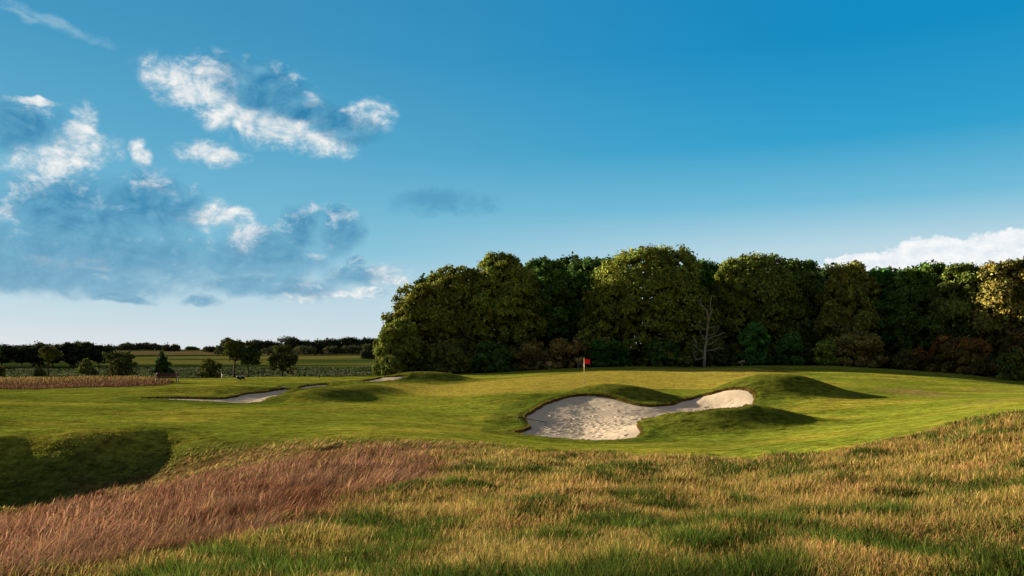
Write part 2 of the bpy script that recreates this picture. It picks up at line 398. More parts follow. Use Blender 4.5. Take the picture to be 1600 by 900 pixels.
M_poledark = simple('flagstick_dark_band', (.10,.08,.03), .5, .1, 8)
M_white = simple('white_paint', (.72,.74,.76), .45, .08, 20)
M_black = simple('black_plastic', (.014,.014,.015), .85, .15, 20)
M_soil = simple('cut_turf_edge', (.060,.032,.014), .95, .5, 9)

# ------------------------------------------------------------------ ground sheet
def build_ground():
    az = np.unique(np.round(np.concatenate([np.arange(-44, 44.01, .12), np.arange(-180, -44, 4), np.arange(44, 180, 4)]), 3))
    rr = [.35]
    while rr[-1] < 4600:
        r = rr[-1]
        rr.append(r + (r*.014 if r < 16 else .22 if r < 29 else .125 if r < 58 else .2 if r < 66 else .3 if r < 100 else r*.012 if r < 700 else r*.05))
    rr = np.array(rr); a = np.radians(az); na, nr = len(az), len(rr)
    X = (rr[:,None]*np.sin(a)).ravel(); Y = (rr[:,None]*np.cos(a)).ravel(); Z = H(X, Y)
    X = np.r_[X, 0]; Y = np.r_[Y, 0]; Z = np.r_[Z, H(np.array([0.]), np.array([0.]))]
    i = np.arange(nr-1)[:,None]*na; j = np.arange(na)[None]; j2 = (np.arange(na)+1) % na
    Q = np.stack([i+j, (i+na)+j, (i+na)+j2, i+j2], -1).reshape(-1,4)
    T = np.stack([np.full(na, nr*na), np.arange(na), (np.arange(na)+1)%na], -1)
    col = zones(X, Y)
    # bare soil on the cut face of the bunkers
    for k in range(3):
        s = bunker_sd(X, Y, k); mk = ss(-.06,.0,s)
        col = mixc(col, (.060,.033,.014), mk)
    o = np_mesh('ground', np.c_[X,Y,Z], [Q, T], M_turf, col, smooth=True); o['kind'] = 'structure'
    print('ground', na, nr)
EXACT = True
build_ground()

def build_sand(k, step):
    p = BUNK[k]; x = np.arange(p[:,0].min()-.3, p[:,0].max()+.3, step); y = np.arange(p[:,1].min()-.3, p[:,1].max()+.3, step)
    X, Y = np.meshgrid(x, y); sh = X.shape; X = X.ravel(); Y = Y.ravel(); s = bunker_sd(X, Y, k)
    Z = H0(X, Y) - LIP[k] - DEP[k]*ss(0, 3.2-k*.5, s)
    inn = ss(.1,.8,s)
    Z += inn*((fbm(X,Y,1.3,3,71)-.5)*.045 + (fbm(X,Y,.3,2,73)-.5)*.03 + .010*np.sin((X*.5+Y*1.1+2.5*fbm(X,Y,3,2,75))*2*math.pi/.30)*ss(.35,.6,fbm(X,Y,2,2,76)))
    r2 = np.random.default_rng(k+3)                       # footprints
    n = 380 if k == 0 else 40
    fx = r2.uniform(p[:,0].min(), p[:,0].max(), n); fy = r2.uniform(p[:,1].min(), p[:,1].max(), n)
    if k == 0:
        t = r2.random(n) < .7
        fx[t] = r2.normal(XY(930,41)[0], 2.6, t.sum()); fy[t] = r2.normal(41, 2.2, t.sum())
    for a, b in zip(fx, fy):
        m = (np.abs(X-a) < .5) & (np.abs(Y-b) < .5)
        if not m.any(): continue
        w = r2.uniform(0, math.pi); dx = (X[m]-a)*math.cos(w)+(Y[m]-b)*math.sin(w); dy = -(X[m]-a)*math.sin(w)+(Y[m]-b)*math.cos(w)
        q = (dx/.17)**2+(dy/.085)**2
        Z[m] += inn[m]*(-.035*np.exp(-q) + .022*np.exp(-(q-2.6)**2/1.2))
    idx = np.arange(len(X)).reshape(sh)
    Q = np.stack([idx[:-1,:-1], idx[:-1,1:], idx[1:,1:], idx[1:,:-1]], -1).reshape(-1,4)
    Q = Q[(s[Q] > -.05).any(1)]
    used = np.unique(Q); re = np.full(len(X), -1); re[used] = np.arange(len(used))
    Z = np.where(s < .03, Z - .02, Z)
    o = np_mesh('bunker_sand', np.c_[X,Y,Z][used], re[Q], M_sand, smooth=True); o['kind'] = 'structure'
build_sand(0, .055); build_sand(1, .09); build_sand(2, .1)
EXACT = False
# ------------------------------------------------------------------ grass blades
def blades(name, x, y, h, w, lean, leandir, croot, ctip, label, cat, seed=False, z=None, curve=1.7, mat=None):
    n = len(x); r = rng
    z = H(x, y) if z is None else z
    if seed: T = np.array([0,.45,.70,.86,1.]); Wd = np.array([.55,.40,.9,1.5,0])
    else: T = np.array([0,.34,.70,1.]); Wd = np.array([.8,1.,.65,0])
    fa = r.uniform(0, math.pi, n); sx = np.cos(fa)*w/2; sy = np.sin(fa)*w/2
    lx = np.cos(leandir)*lean*h; ly = np.sin(leandir)*lean*h
    k = len(T); nv = 2*(k-1)+1
    V = np.empty((n, nv, 3), np.float32); C = np.empty((n, nv, 3), np.float32)
    hz = h*np.sqrt(np.clip(1-(lean*.75)**2, .15, 1))
    for i, t in enumerate(T):
        cx = x + lx*t**curve; cy = y + ly*t**curve; cz = z - .02 + hz*(t - .15*lean*t*t)
        cc = croot + (ctip-croot)*t
        if i < k-1:
            V[:,2*i] = np.stack([cx-sx*Wd[i], cy-sy*Wd[i], cz], -1); V[:,2*i+1] = np.stack([cx+sx*Wd[i], cy+sy*Wd[i], cz], -1); C[:,2*i] = cc; C[:,2*i+1] = cc
        else: V[:,-1] = np.stack([cx,cy,cz], -1); C[:,-1] = cc
    b = np.arange(n)[:,None]*nv
    Q = np.concatenate([b+np.array([2*i,2*i+1,2*i+3,2*i+2]) for i in range(k-2)])
    Tt = b+np.array([2*k-4,2*k-3,2*k-2])
    o = np_mesh(name, V.reshape(-1,3), [Q, Tt], mat or M_blade, C.reshape(-1,3)); tag(o, label, cat, kind='stuff'); return o
def sector(n, r0, r1, e=1.4, amax=41):
    k = 2 - e; u = rng.random(n); r = (r0**k + u*(r1**k - r0**k))**(1/k); a = np.radians(rng.uniform(-amax, amax, n)); return r*np.sin(a), r*np.cos(a)
def jit(c, n, v=.22, hue=.08):
    c = np.broadcast_to(np.array(c, float), (n,3)).copy(); c *= (1 + rng.normal(0, v, n))[:,None].clip(.35, 1.9); c *= 1 + rng.normal(0, hue, (n,3)); return c.clip(.004, .9)
def lerp(a, b, t): return a*(1-t[:,None]) + b*t[:,None]

def rough_grass(K=1.0):
    # --- leafy undergrowth everywhere in the rough
    x, y = sector(int(380000*K), 3.6, 32); s = sdist(ROUGH, x, y) + (fbm(x,y,1.4,2,81)-.5)*1.2
    sr = sdist(RED, x, y) + (fbm(x,y,1.4,2,85)-.5)*1.0
    k = (s > -.1) & (sr < .1 + rng.exponential(.6,len(x))) ; x, y, s = x[k], y[k], s[k]; n = len(x); r = np.hypot(x,y)
    g = fbm(x, y, 1.2, 3, 91); g2 = fbm(x, y, .6, 3, 93)
    green = ss(.49, .66, g + (g2-.5)*.8 - .05*ss(4,14,x) +    .045*(1-ss(9,15,np.hypot(x,y))) - .03*ss(16,20,np.hypot(x,y)))
    c1 = lerp(jit((.115,.105,.022), n, .3), jit((.042,.058,.012), n, .3), green)
    tan = (rng.random(n) < .38*(1-green*.8)); c1[tan] = jit((.26,.17,.065), tan.sum())
    c1 *= (.45+.6*fbm(x,y,.55,2,147)+.55*fbm(x,y,2.8,2,149))[:,None]
    h = ss(2,13,r).clip(.65,1)*(.08 + .14*rng.random(n)) * (.75 + .7*fbm(x,y,1.1,2,95)) * ss(-.3,1.2,s).clip(.3,1)
    w = np.maximum(.003, r*.0008)*rng.uniform(.6,1.4,n)
    blades('rough_grass', x, y, h, w, rng.uniform(.15,.75,n), rng.normal(.35,1.3,n), c1*.9, c1*1.15, 'olive and green leafy undergrowth across the rough in the foreground', 'grass')
    # --- tan seeding stalks
    x, y = sector(int(300000*K), 3.6, 32, 1.35); s = sdist(ROUGH, x, y) + (fbm(x,y,1.4,2,81)-.5)*1.2; sr = sdist(RED, x, y) + (fbm(x,y,1.4,2,85)-.5)*1.0
    g = fbm(x, y, 1.2, 3, 91); g2 = fbm(x, y, .6, 3, 93); r = np.hypot(x,y); az = np.degrees(np.arctan2(x,y))
    green = ss(.49, .66, g + (g2-.5)*.8 - .05*ss(4,14,x) +    .045*(1-ss(9,15,np.hypot(x,y))) - .03*ss(16,20,np.hypot(x,y)))
    dens = (1-green*.82)*(.25 + .75*ss(.40,.58,fbm(x,y,1.7,3,97)))*(.35+.65*np.maximum(ss(-6,4,x), ss(17,23,y)))
    dens = np.maximum(dens, .9*ss(16.5,20,y)*(x>-4)*(x<9.5))
    k = (s > 0) & (sr < .1) & (rng.random(len(x)) < dens); x, y, s, r, az = x[k], y[k], s[k], r[k], az[k]; n = len(x)
    org = ss(.42,.62,fbm(x,y,3.6,3,99) + (az-10)*.006)
    c = lerp(jit((.235,.180,.066), n, .35), jit((.28,.155,.068), n, .35), org); c *= (.45+.6*fbm(x,y,.5,2,143)+.55*fbm(x,y,3.2,2,145))[:,None]; root = lerp(jit((.08,.075,.018),n), c, np.full(n,.3))
    h = .88*ss(2,13,r).clip(.62,1)*(.07+.17*rng.random(n)**1.5+.16*(rng.random(n)<.03))*(.4+1.2*fbm(x,y,.7,3,101))*ss(-.6,1.4,s).clip(.45,1)
    w = np.maximum(.0020, r*.00042)*rng.uniform(.6,1.5,n)
    blades('seeding_grass', x, y, h, w, rng.uniform(.05,.8,n), rng.normal(.25,1.3,n), root, c, 'tan and orange seeding stalks standing through the rough in the foreground', 'grass', seed=True)
    # --- lush green tufts, clumped
    nc = int(1300*K); cx, cy = sector(nc*4, 4, 26, 1.2); g = fbm(cx, cy, 1.2, 3, 91); g2 = fbm(cx, cy, .6, 3, 93)
    s = sdist(ROUGH, cx, cy); sr = sdist(RED, cx, cy)
    k = (s > .3) & (sr < -.3) & (g + (g2-.5)*.8 - .05*ss(4,14,cx) +    .045*(1-ss(9,15,np.hypot(cx,cy))) > .60); cx, cy = cx[k][:nc], cy[k][:nc]
    m = 60; x = np.repeat(cx, m) + rng.normal(0,.11,len(cx)*m); y = np.repeat(cy, m) + rng.normal(0,.11,len(cx)*m); n = len(x); r = np.hypot(x,y)
    out = np.arctan2(y-np.repeat(cy,m), x-np.repeat(cx,m))
    cc = np.repeat(jit((.040,.062,.011), len(cx), .5), m, 0)*(1+rng.normal(0,.15,(n,1)))
    blades('green_grass_tufts', x, y, rng.uniform(.10,.24,n), np.maximum(.0035, r*.0008), rng.uniform(.2,.8,n), out, cc*.8, cc.clip(0,.5)*1.2, 'lush dark green grass tufts in patches of the rough', 'grass')
    # --- red grass band
    x, y = sector(int(420000*K), 4, 27, 1.35); k = x < 1; x, y = x[k], y[k]
    s = sdist(RED, x, y) + (fbm(x,y,1.4,2,85)-.5)*1.0 + rng.exponential(.35,len(x)); g = fbm(x+y*.6, y*1.6, 1.5, 3, 103)
    dens = .03+.97*ss(.38,.60,g); k = (s > -.1) & (rng.random(len(x)) < dens); x, y, s, g = x[k], y[k], s[k], g[k]; n = len(x); r = np.hypot(x,y)
    c = lerp(jit((.105,.046,.031), n, .35), jit((.185,.105,.070), n, .35), ss(.38,.62,fbm(x,y,.9,3,105)))
    gold = rng.random(n) < .14; c[gold] = jit((.34,.20,.09), gold.sum()); c *= (.30+.95*fbm(x,y,.6,2,141)+.0)[:,None]
    h = (.13+.27*rng.random(n)**1.4)*(.1+1.6*fbm(x,y,.8,3,107))*ss(-.5,1.,s).clip(.35,1)*(.45+.55*ss(.3,.5,g))
    blades('red_grass', x, y, h, np.maximum(.0024, r*.0005)*rng.uniform(.7,1.5,n), (.15+.45*rng.random(n)+.55*fbm(x,y,1.3,2,119)).clip(0,1.05), (fbm(x,y,.9,2,121)-.4)*4.5+rng.normal(0,.6,n), c*.8, c*1.15, 'wispy reddish brown grass leaning over in a band at lower left', 'grass', curve=1.4)
    x, y = sector(int(90000*K), 5, 27, 1.35); k = x < 1; x, y = x[k], y[k]; s = sdist(RED, x, y) + (fbm(x,y,1.4,2,85)-.5)*1.0; k = (s > .1) & (rng.random(len(x)) < ss(.4,.62,fbm(x,y,.7,3,131))); x, y, s = x[k], y[k], s[k]; n = len(x); r = np.hypot(x,y)
    c = lerp(jit((.19,.11,.065), n, .35), jit((.11,.05,.036), n, .35), rng.random(n))
    blades('red_grass_stalks', x, y, rng.uniform(.16,.46,n)*ss(-.4,1.2,s).clip(.5,1), np.maximum(.003, r*.0006), rng.uniform(.1,.9,n), rng.normal(.3,1.0,n), c*.8, c, 'taller seeding stalks standing among the wispy reddish grass', 'grass', seed=True)
    # --- laid straw stubble at the head of the red band
    x, y = sector(int(80000*K), 15, 32, 1.0); s = sdist(STUB, x, y) + (fbm(x,y,1.4,2,85)-.5)*1.6 + rng.exponential(.4,len(x)); k = (s > -.2) & (x < 1); x, y = x[k], y[k]; n = len(x); r = np.hypot(x,y)
    c = jit((.20,.13,.055), n, .35); gg = rng.random(n) < .3; c[gg] = jit((.09,.11,.02), gg.sum())
    blades('mown_stubble', x, y, rng.uniform(.08,.22,n)*(.5+fbm(x,y,.9,2,109)), r*.0011*rng.uniform(.6,1.4,n), rng.uniform(.6,1.15,n), rng.normal(.2,.7,n), c*.8, c, 'flattened straw coloured stubble above the red grass', 'grass')
    # --- short turf fuzz between rough and bunker
    x, y = sector(int(150000*K), 21, 46, .6); s = sdist(ROUGH, x, y); sb = bunker_sd(x, y, 0)
    sr = sdist(RED, x, y)
    k = (s < .4) & (sb < -.03) & (sdist(STUB,x,y) < .3); x, y = x[k], y[k]; n = len(x); r = np.hypot(x,y)
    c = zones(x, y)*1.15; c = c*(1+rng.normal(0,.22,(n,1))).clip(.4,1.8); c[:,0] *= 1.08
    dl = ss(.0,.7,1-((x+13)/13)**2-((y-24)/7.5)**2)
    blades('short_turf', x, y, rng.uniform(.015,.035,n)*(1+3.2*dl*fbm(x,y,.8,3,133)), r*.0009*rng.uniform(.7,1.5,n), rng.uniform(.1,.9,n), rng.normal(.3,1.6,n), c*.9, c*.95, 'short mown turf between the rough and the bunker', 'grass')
    # --- fringe of longer grass hanging over the bunker lips
    for kk, (st, hh) in enumerate(((.010,.065),(.03,.08),(.03,.07))):
        p = BUNK[kk]; q = np.roll(p,-1,0); L = np.hypot(*(q-p).T); m = np.maximum(1, (L/st).astype(int)*2)
        X = []; Y = []
        for a, b, c_ in zip(p, q, m):
            t = rng.random(c_); X.append(a[0]+(b[0]-a[0])*t); Y.append(a[1]+(b[1]-a[1])*t)
        x = np.concatenate(X)+rng.normal(0,.06,sum(m)); y = np.concatenate(Y)+rng.normal(0,.06,sum(m))
        sb = bunker_sd(x, y, kk); k = sb < 0; x, y = x[k], y[k]; n = len(x); r = np.hypot(x,y)
        c = jit((.10,.10,.018), n, .3); br = rng.random(n) < .3; c[br] = jit((.12,.055,.022), br.sum())
        blades('lip_grass', x, y, hh*rng.uniform(.5,1.3,n), r*.0009*rng.uniform(.6,1.4,n), rng.uniform(.2,1.,n), rng.uniform(0,6.28,n), c, c, ['longer grass fringe round the large bunker','longer grass fringe round the long far bunker','longer grass fringe round the small far bunker'][kk], 'grass')
    # --- tall tan strip on the plateau at left
    n = int(26000*K); x = rng.uniform(-62,-27,n); y = rng.uniform(65,81,n); s = sdist(LTALL, x, y)+(fbm(x,y,2,2,111)-.5)*1.5
    k = s > 0; x, y = x[k], y[k]; n = len(x); tt = ss(70,76,y)
    c = lerp(jit((.062,.034,.022), n, .4), jit((.105,.075,.030), n, .45), tt*rng.uniform(.5,1,n))
    blades('tall_far_grass', x, y, rng.uniform(.12,.42,n)*(.7+.6*tt), np.full(n,.04), rng.uniform(.05,.4,n), rng.normal(.3,1,n), c*.8, c, 'pinkish tan strip of tall grass at the left edge of the fairway', 'grass', seed=True)
    # --- heath scrub beyond the plateau
    n = int(40000*K); x = rng.uniform(-140,0,n); y = rng.uniform(125,235,n); g = fbm(x,y,5,3,113); k = (rng.random(n) < ss(.35,.6,g)) & (x < -16-(y-125)*.12) ; x, y, g = x[k], y[k], g[k]; n = len(x)
    c = lerp(jit((.018,.026,.012), n, .4), jit((.038,.040,.024), n, .35), ss(.5,.7,fbm(x,y,3,2,115)))
    blades('heath_scrub', x, y, rng.uniform(.15,.6,n), rng.uniform(.3,.8,n), rng.uniform(.2,1.,n), rng.uniform(0,6.28,n), c, c*1.1, 'dull grey green scrub covering the low ground behind the saplings', 'scrub')
rough_grass(1.0)

# ------------------------------------------------------------------ trees
def crown_pts(lobes, nclump, leaf, per=5, base=(.05,.07,.015), var=.25, core=True, lobecol=None, seed=0, flat=.0):
    """lobes: (x,y,z,rx,ry,rz). Leaf clumps spread on the outer shell of sub-lobes"""
    r = np.random.default_rng(seed); L = np.array(lobes, float)
    # sub lobes on every lobe's surface -> billowing clumps
    sub = []
    for i, l in enumerate(L):
        m = max(6, int(10 * (l[3]*l[5])**.5 / 1.1)); d = r.normal(size=(m,3)); d /= np.linalg.norm(d,axis=1)[:,None]; d[:,2] = np.where(d[:,2] < -.5, -d[:,2], d[:,2])
        rad = r.uniform(.17,.38,m)*(l[3]*l[4]*l[5])**(1/3)
        sub.append(np.c_[l[:3]+d*l[3:6]*.78, rad, np.full(m,i), r.normal(0,1,m)])
    sub = np.vstack(sub); a = sub[:,3]**2; k = r.choice(len(sub), nclump, p=a/a.sum())
    d = r.normal(size=(nclump,3)); d /= np.linalg.norm(d,axis=1)[:,None]
    oc = sub[k,:3]-L[sub[k,4].astype(int),:3]; oc /= np.linalg.norm(oc,axis=1)[:,None]+1e-6
    fl = (d*oc).sum(1) < -.2; d[fl] *= -1; fl = d[:,2] < -.15; d[fl,2] *= -.8
    rr = sub[k,3]*(1 - .45*r.random(nclump)**2.6); rr *= 1 + .12*r.normal(size=nclump)
    C = sub[k,:3] + d*rr[:,None]*np.array([1,1,.85])
    # discard what is buried deep inside any lobe
    q = np.full(len(C), 9.)
    for l in L: q = np.minimum(q, (((C-l[:3])/l[3:6])**2).sum(1))
    keep = q > .42; C = C[keep]; d = d[keep]; k = k[keep]; nclump = len(C)
    col = np.array(base)*(1 + sub[k,5:6]*var*.8).clip(.35,2.2)*(1 + r.normal(0,var*.5,(nclump,1)))
    if lobecol is not None: col = col*np.array(lobecol)[sub[k,4].astype(int)]
    hue = r.normal(-.05,.12,(nclump,1)); col = col*np.c_[1+hue, np.ones(nclump)*1.03, 1-hue]
    Cn = np.repeat(C, per, 0) + r.normal(0, leaf*.55, (nclump*per,3)); n = len(Cn)
    nr = np.repeat(d, per, 0) + r.normal(0,.55,(n,3)); nr /= np.linalg.norm(nr,axis=1)[:,None]
    lc = np.repeat(col, per, 0)*(1+r.normal(0,.16,(n,1)))
    sz = leaf*r.uniform(.55,1.25,n)
    if core:
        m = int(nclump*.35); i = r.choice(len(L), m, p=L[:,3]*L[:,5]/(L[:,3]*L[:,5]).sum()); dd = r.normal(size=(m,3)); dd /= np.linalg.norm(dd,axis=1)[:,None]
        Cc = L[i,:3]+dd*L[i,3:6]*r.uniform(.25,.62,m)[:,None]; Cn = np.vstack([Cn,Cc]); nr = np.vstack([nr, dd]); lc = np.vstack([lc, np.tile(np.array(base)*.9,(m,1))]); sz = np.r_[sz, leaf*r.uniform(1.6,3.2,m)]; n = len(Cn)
    t = np.cross(nr, r.normal(size=(n,3))); t /= np.linalg.norm(t,axis=1)[:,None]; b = np.cross(nr, t)
    V = np.stack([Cn - t*sz[:,None]*.6, Cn - b*sz[:,None]*.42 + nr*sz[:,None]*.1, Cn + t*sz[:,None]*.6, Cn + b*sz[:,None]*.42 + nr*sz[:,None]*.1], 1).reshape(-1,3)
    return V, np.repeat(lc, 4, 0).clip(.003,.9)
def limb(mb, p0, p1, r0, r1, r, bend=.12, n=5):
    p0 = np.array(p0,float); p1 = np.array(p1,float); t = np.linspace(0,1,n)[:,None]; L = np.linalg.norm(p1-p0)
    path = p0+(p1-p0)*t + np.sin(t*math.pi)*r.normal(0,bend*L*.5,3) + np.r_[[[0,0,0]], r.normal(0,bend*L*.12,(n-2,3)), [[0,0,0]]]
    mb.tube(path, np.linspace(r0,r1,n), 7)
    return path
def tree(name, u, vtop, hw, d, label, cat='tree', group=None, base=(.05,.07,.015), shape='broad', nleaf=3000, leaf=.3, seed=1, vbase=None, depth=None, lobecolf=None, mat=None, skirt=0., per=5, var=.3, trunk=True, dx=0.):
    x, y = XY(u, d); r = np.random.default_rng(seed); z0 = float(H(np.array([x]), np.array([y]))[0]) - .05
    top = EYE + ray(u, vtop)[1]*d; Ht = top - z0; W = hw*d/F; D = depth or W
    lob = []
    if shape == 'broad':
        zb = Ht*skirt; m = max(10, int(9+W*2.6))
        for i in range(m):
            t = (i+.5)/m; an = i*2.4+r.uniform(0,.6); zz = zb+(Ht-zb)*(.06+.78*t); env = math.sqrt(max(.05, 1-(max(0,(zz/Ht-.25))/.70)**2))
            s = r.uniform(.30,.42); rad = W*env*(1-s)*.95; f = 0.55+.45*r.random()
            lob.append((math.cos(an)*rad*f, math.sin(an)*rad*f*D/W, zz, W*s, D*s, min(Ht*.24, W*s*1.05)))
        lob.append((r.uniform(-.12,.12)*W,0,Ht*.84,W*.50,D*.50,Ht*.15)); lob.append((0,0,zb+(Ht-zb)*.45,W*.80,D*.75,(Ht-zb)*.44))
    elif shape == 'dome':
        for i in range(6): an = i*1.05; lob.append((math.cos(an)*W*.55, math.sin(an)*D*.55, Ht*.12, W*.42, D*.42, Ht*.2))
        m = 8
        for i in range(m):
            an = i*2.4; s = r.uniform(.35,.5); zz = Ht*r.uniform(.3,.78); rad = W*(1-s)*r.uniform(.5,1)
            lob.append((math.cos(an)*rad, math.sin(an)*rad, zz, W*s, D*s, Ht*.24))
        lob.append((0,0,Ht*.48,W*.75,D*.75,Ht*.46))
    elif shape == 'cone':
        for i in range(8):
            t = i/7; an = i*2.4; w = W*(1-.75*t); lob.append((math.cos(an)*w*.4, math.sin(an)*w*.4, Ht*(.2+.68*t), w*.6, w*.6, Ht*.13))
    elif shape == 'lollipop':
        for i in range(8):
            an = i*2.4; s = r.uniform(.35,.5); rad = W*(1-s)*r.uniform(.4,1); lob.append((math.cos(an)*rad, math.sin(an)*rad, Ht*r.uniform(.48,.86), W*s, W*s, Ht*.13))
        lob.append((0,0,Ht*.66,W*.65,W*.65,Ht*.26))
    root = thing(name, label, cat, (x, y, z0), 0, group)
    lc = None
    if lobecolf is not None: lc = [lobecolf(np.array(l), W, Ht, r) for l in lob]
    V, C = crown_pts(lob, nleaf, leaf, per, base, var, True, lc, seed)
    kp = np.repeat(V.reshape(-1,4,3)[:,:,2].min(1) > .03, 4); V = V[kp]; C = C[kp]
    Q = np.arange(len(V)).reshape(-1,4)
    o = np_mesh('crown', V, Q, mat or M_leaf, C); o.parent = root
    if trunk:
        mb = MB(); tr = max(.05, Ht*.022); pt = limb(mb, (0,0,0), (r.normal(0,.03)*Ht, r.normal(0,.02)*Ht, Ht*.62), tr*1.25, tr*.45, r, .04, 7)
        o = mb.build('trunk', M_bark, root, True)
        mb = MB()
        for l in r.permutation(len(lob))[:7]:
            k = r.integers(2,5); limb(mb, pt[k], np.array(lob[l][:3])*np.array([.85,.85,1]), tr*.5, tr*.12, r, .10)
        mb.build('limbs', M_bark, root, True)
    return root
gold = (.20,.145,.030); olive = (.092,.100,.022); dark = (.046,.080,.020); deep = (.034,.080,.018); rust = (.11,.085,.030)
BIG = [ # u, vtop, hw, d, label, colour, seed, skirt
 (622,503,34,98,'small olive tree at the left tip of the wood, lowest of the wood',olive,11,.0),
 (662,447,58,102,'broad olive brown tree second from the left tip of the wood',(.098,.098,.022),12,.0),
 (712,413,55,104,'tall olive brown tree left of the highest tree of the wood',(.095,.098,.022),13,.02),
 (788,393,58,103,'tall round topped tree, highest in the left half of the wood',(.098,.108,.022),14,.02),
 (852,403,52,108,'dark green tree just right of the highest tree in the left half of the wood',dark,15,.03),
 (935,402,62,111,'dark green tree above the red flag, behind the golden bulging tree',dark,16,.03),
 (1018,395,100,101,'very broad tree with a golden left side bulging out right of the flag',(.108,.118,.024),17,.05),
 (1098,404,52,108,'dark green tree rising directly behind the bare dead tree',deep,18,.04),
 (1180,399,70,103,'tall tree with golden top right of the bare dead tree',(.098,.112,.024),19,.04),
 (1248,404,55,105,'green tree with a ragged golden top between two golden topped trees',(.070,.095,.022),20,.04),
 (1325,409,48,100,'tree with pale golden hanging crown above the tan bush',(.135,.130,.030),21,.06),
 (1388,420,56,101,'dark green tree right of the pale golden crown, lowest skyline in the right half',deep,22,.04),
 (1452,415,60,97,'dark green tree with golden flecks above the dark brown bush',(.058,.090,.020),23,.04),
 (1522,413,60,92,'olive green tree above the rusty topped bush',(.072,.088,.020),24,.04),
 (1592,405,62,88,'brownish tree at the right end of the wood',(.105,.088,.024),25,.04),
 (1700,405,75,84,'brownish tree at the far right, cut off by the edge of the picture',(.09,.08,.02),26,.04)]
def undergrowth():
    r = np.random.default_rng(77); line = [(600,97),(700,99),(900,101),(1000,98),(1180,97),(1345,94),(1425,90),(1500,87),(1600,82),(1700,78)]
    us = np.linspace(600,1700,120); ds = np.interp(us, [p[0] for p in line], [p[1] for p in line]); lob = []
    for u, d in zip(us, ds):
        x, y = XY(u, d); z = ground_at(x, y); h = r.uniform(.7,1.7); lob.append((x, y+r.normal(0,.6), z+h*.5, r.uniform(.9,1.6), 1.2, h))
    V, C = crown_pts(lob, 15000, .22, 4, (.040,.050,.016), .4, True, [(1,1,1) if r.random() < .6 else (1.7,1.4,1.2) for _ in lob], 7)
    o = np_mesh('undergrowth', V, np.arange(len(V)).reshape(-1,4), M_leaf, C); tag(o, 'tangled brambles and nettles along the foot of the wood', 'undergrowth', kind='stuff')
def ground_at(x, y): return float(H(np.array([float(x)]), np.array([float(y)]))[0])
undergrowth()
for u, vt, hw, d, lb, c, sd, sk in BIG:
    area = (hw*d/F)*16; 
    tree('broadleaf_tree', u, vt, hw*1.28, d, lb, group='trees of the wood behind the green', base=c, nleaf=int(2500*hw*d/F), leaf=.30, seed=sd, skirt=0, depth=hw*d/F*.95)
# second row of the wood, seen only through the gaps
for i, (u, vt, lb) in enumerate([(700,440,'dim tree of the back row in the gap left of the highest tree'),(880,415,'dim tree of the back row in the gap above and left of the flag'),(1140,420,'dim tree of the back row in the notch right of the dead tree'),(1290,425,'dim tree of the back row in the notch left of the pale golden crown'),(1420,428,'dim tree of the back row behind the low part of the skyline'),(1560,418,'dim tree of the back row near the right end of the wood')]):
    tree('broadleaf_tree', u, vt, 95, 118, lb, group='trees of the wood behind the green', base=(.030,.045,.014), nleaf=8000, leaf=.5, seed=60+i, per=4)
SH = [ # understory: u vtop hw d label base shape
 (610,556,22,93,'low olive bush at the left foot of the wood',olive,'dome'),
 (700,540,42,96,'olive bush at the foot of the wood above the mound',(.07,.075,.02),'dome'),
 (770,535,40,97,'dark green bush at the foot of the wood left of the brown bushes',dark,'dome'),
 (832,535,30,97,'brown tinged bush, left of the pair left of the flag',rust,'dome'),
 (882,528,34,97,'brown and tan bush, right of the pair left of the flag',(.14,.10,.036),'dome'),
 (950,530,38,97,'dark green bush just right of the flag',deep,'dome'),
 (1035,535,42,97,'dark bush at the foot of the golden bulging tree',dark,'dome'),
 (1178,500,26,95,'bright green bush right of the bare dead tree',(.045,.110,.026),'dome'),
 (1232,522,24,94,'bright green rounded bush between the dead tree and the tan bush',(.042,.095,.024),'dome'),
 (1290,531,20,92,'small yellow green bush left of the tan bush',(.13,.16,.03),'dome'),
 (1345,515,42,91,'large tan brown bush below the pale golden crown',(.15,.115,.036),'dome'),
 (1425,545,30,88,'dark brown bush between the tan bush and the rusty bush',(.080,.068,.022),'dome'),
 (1500,528,52,84,'wide bush with a rusty red top near the right edge',(.105,.075,.025),'dome'),
 (1580,543,24,79,'upright yellow green bush at the right edge',(.09,.10,.024),'dome'),
 (1610,500,45,83,'reddish brown bush behind the upright bush at the right edge',(.11,.070,.026),'dome')]
for i, (u, vt, hw, d, lb, c, shp) in enumerate(SH):
    def lf(l, W, Ht, r, lb=lb): return (1.35,.85,.75) if ('rusty' in lb and l[2] > Ht*.55) else (1,1,1)
    tree('bush', u, vt, hw, d, lb, 'bush', 'bushes along the foot of the wood', base=c, shape=shp, nleaf=int(700*hw*d/F*.9), leaf=.22, seed=120+i, lobecolf=lf, per=5)
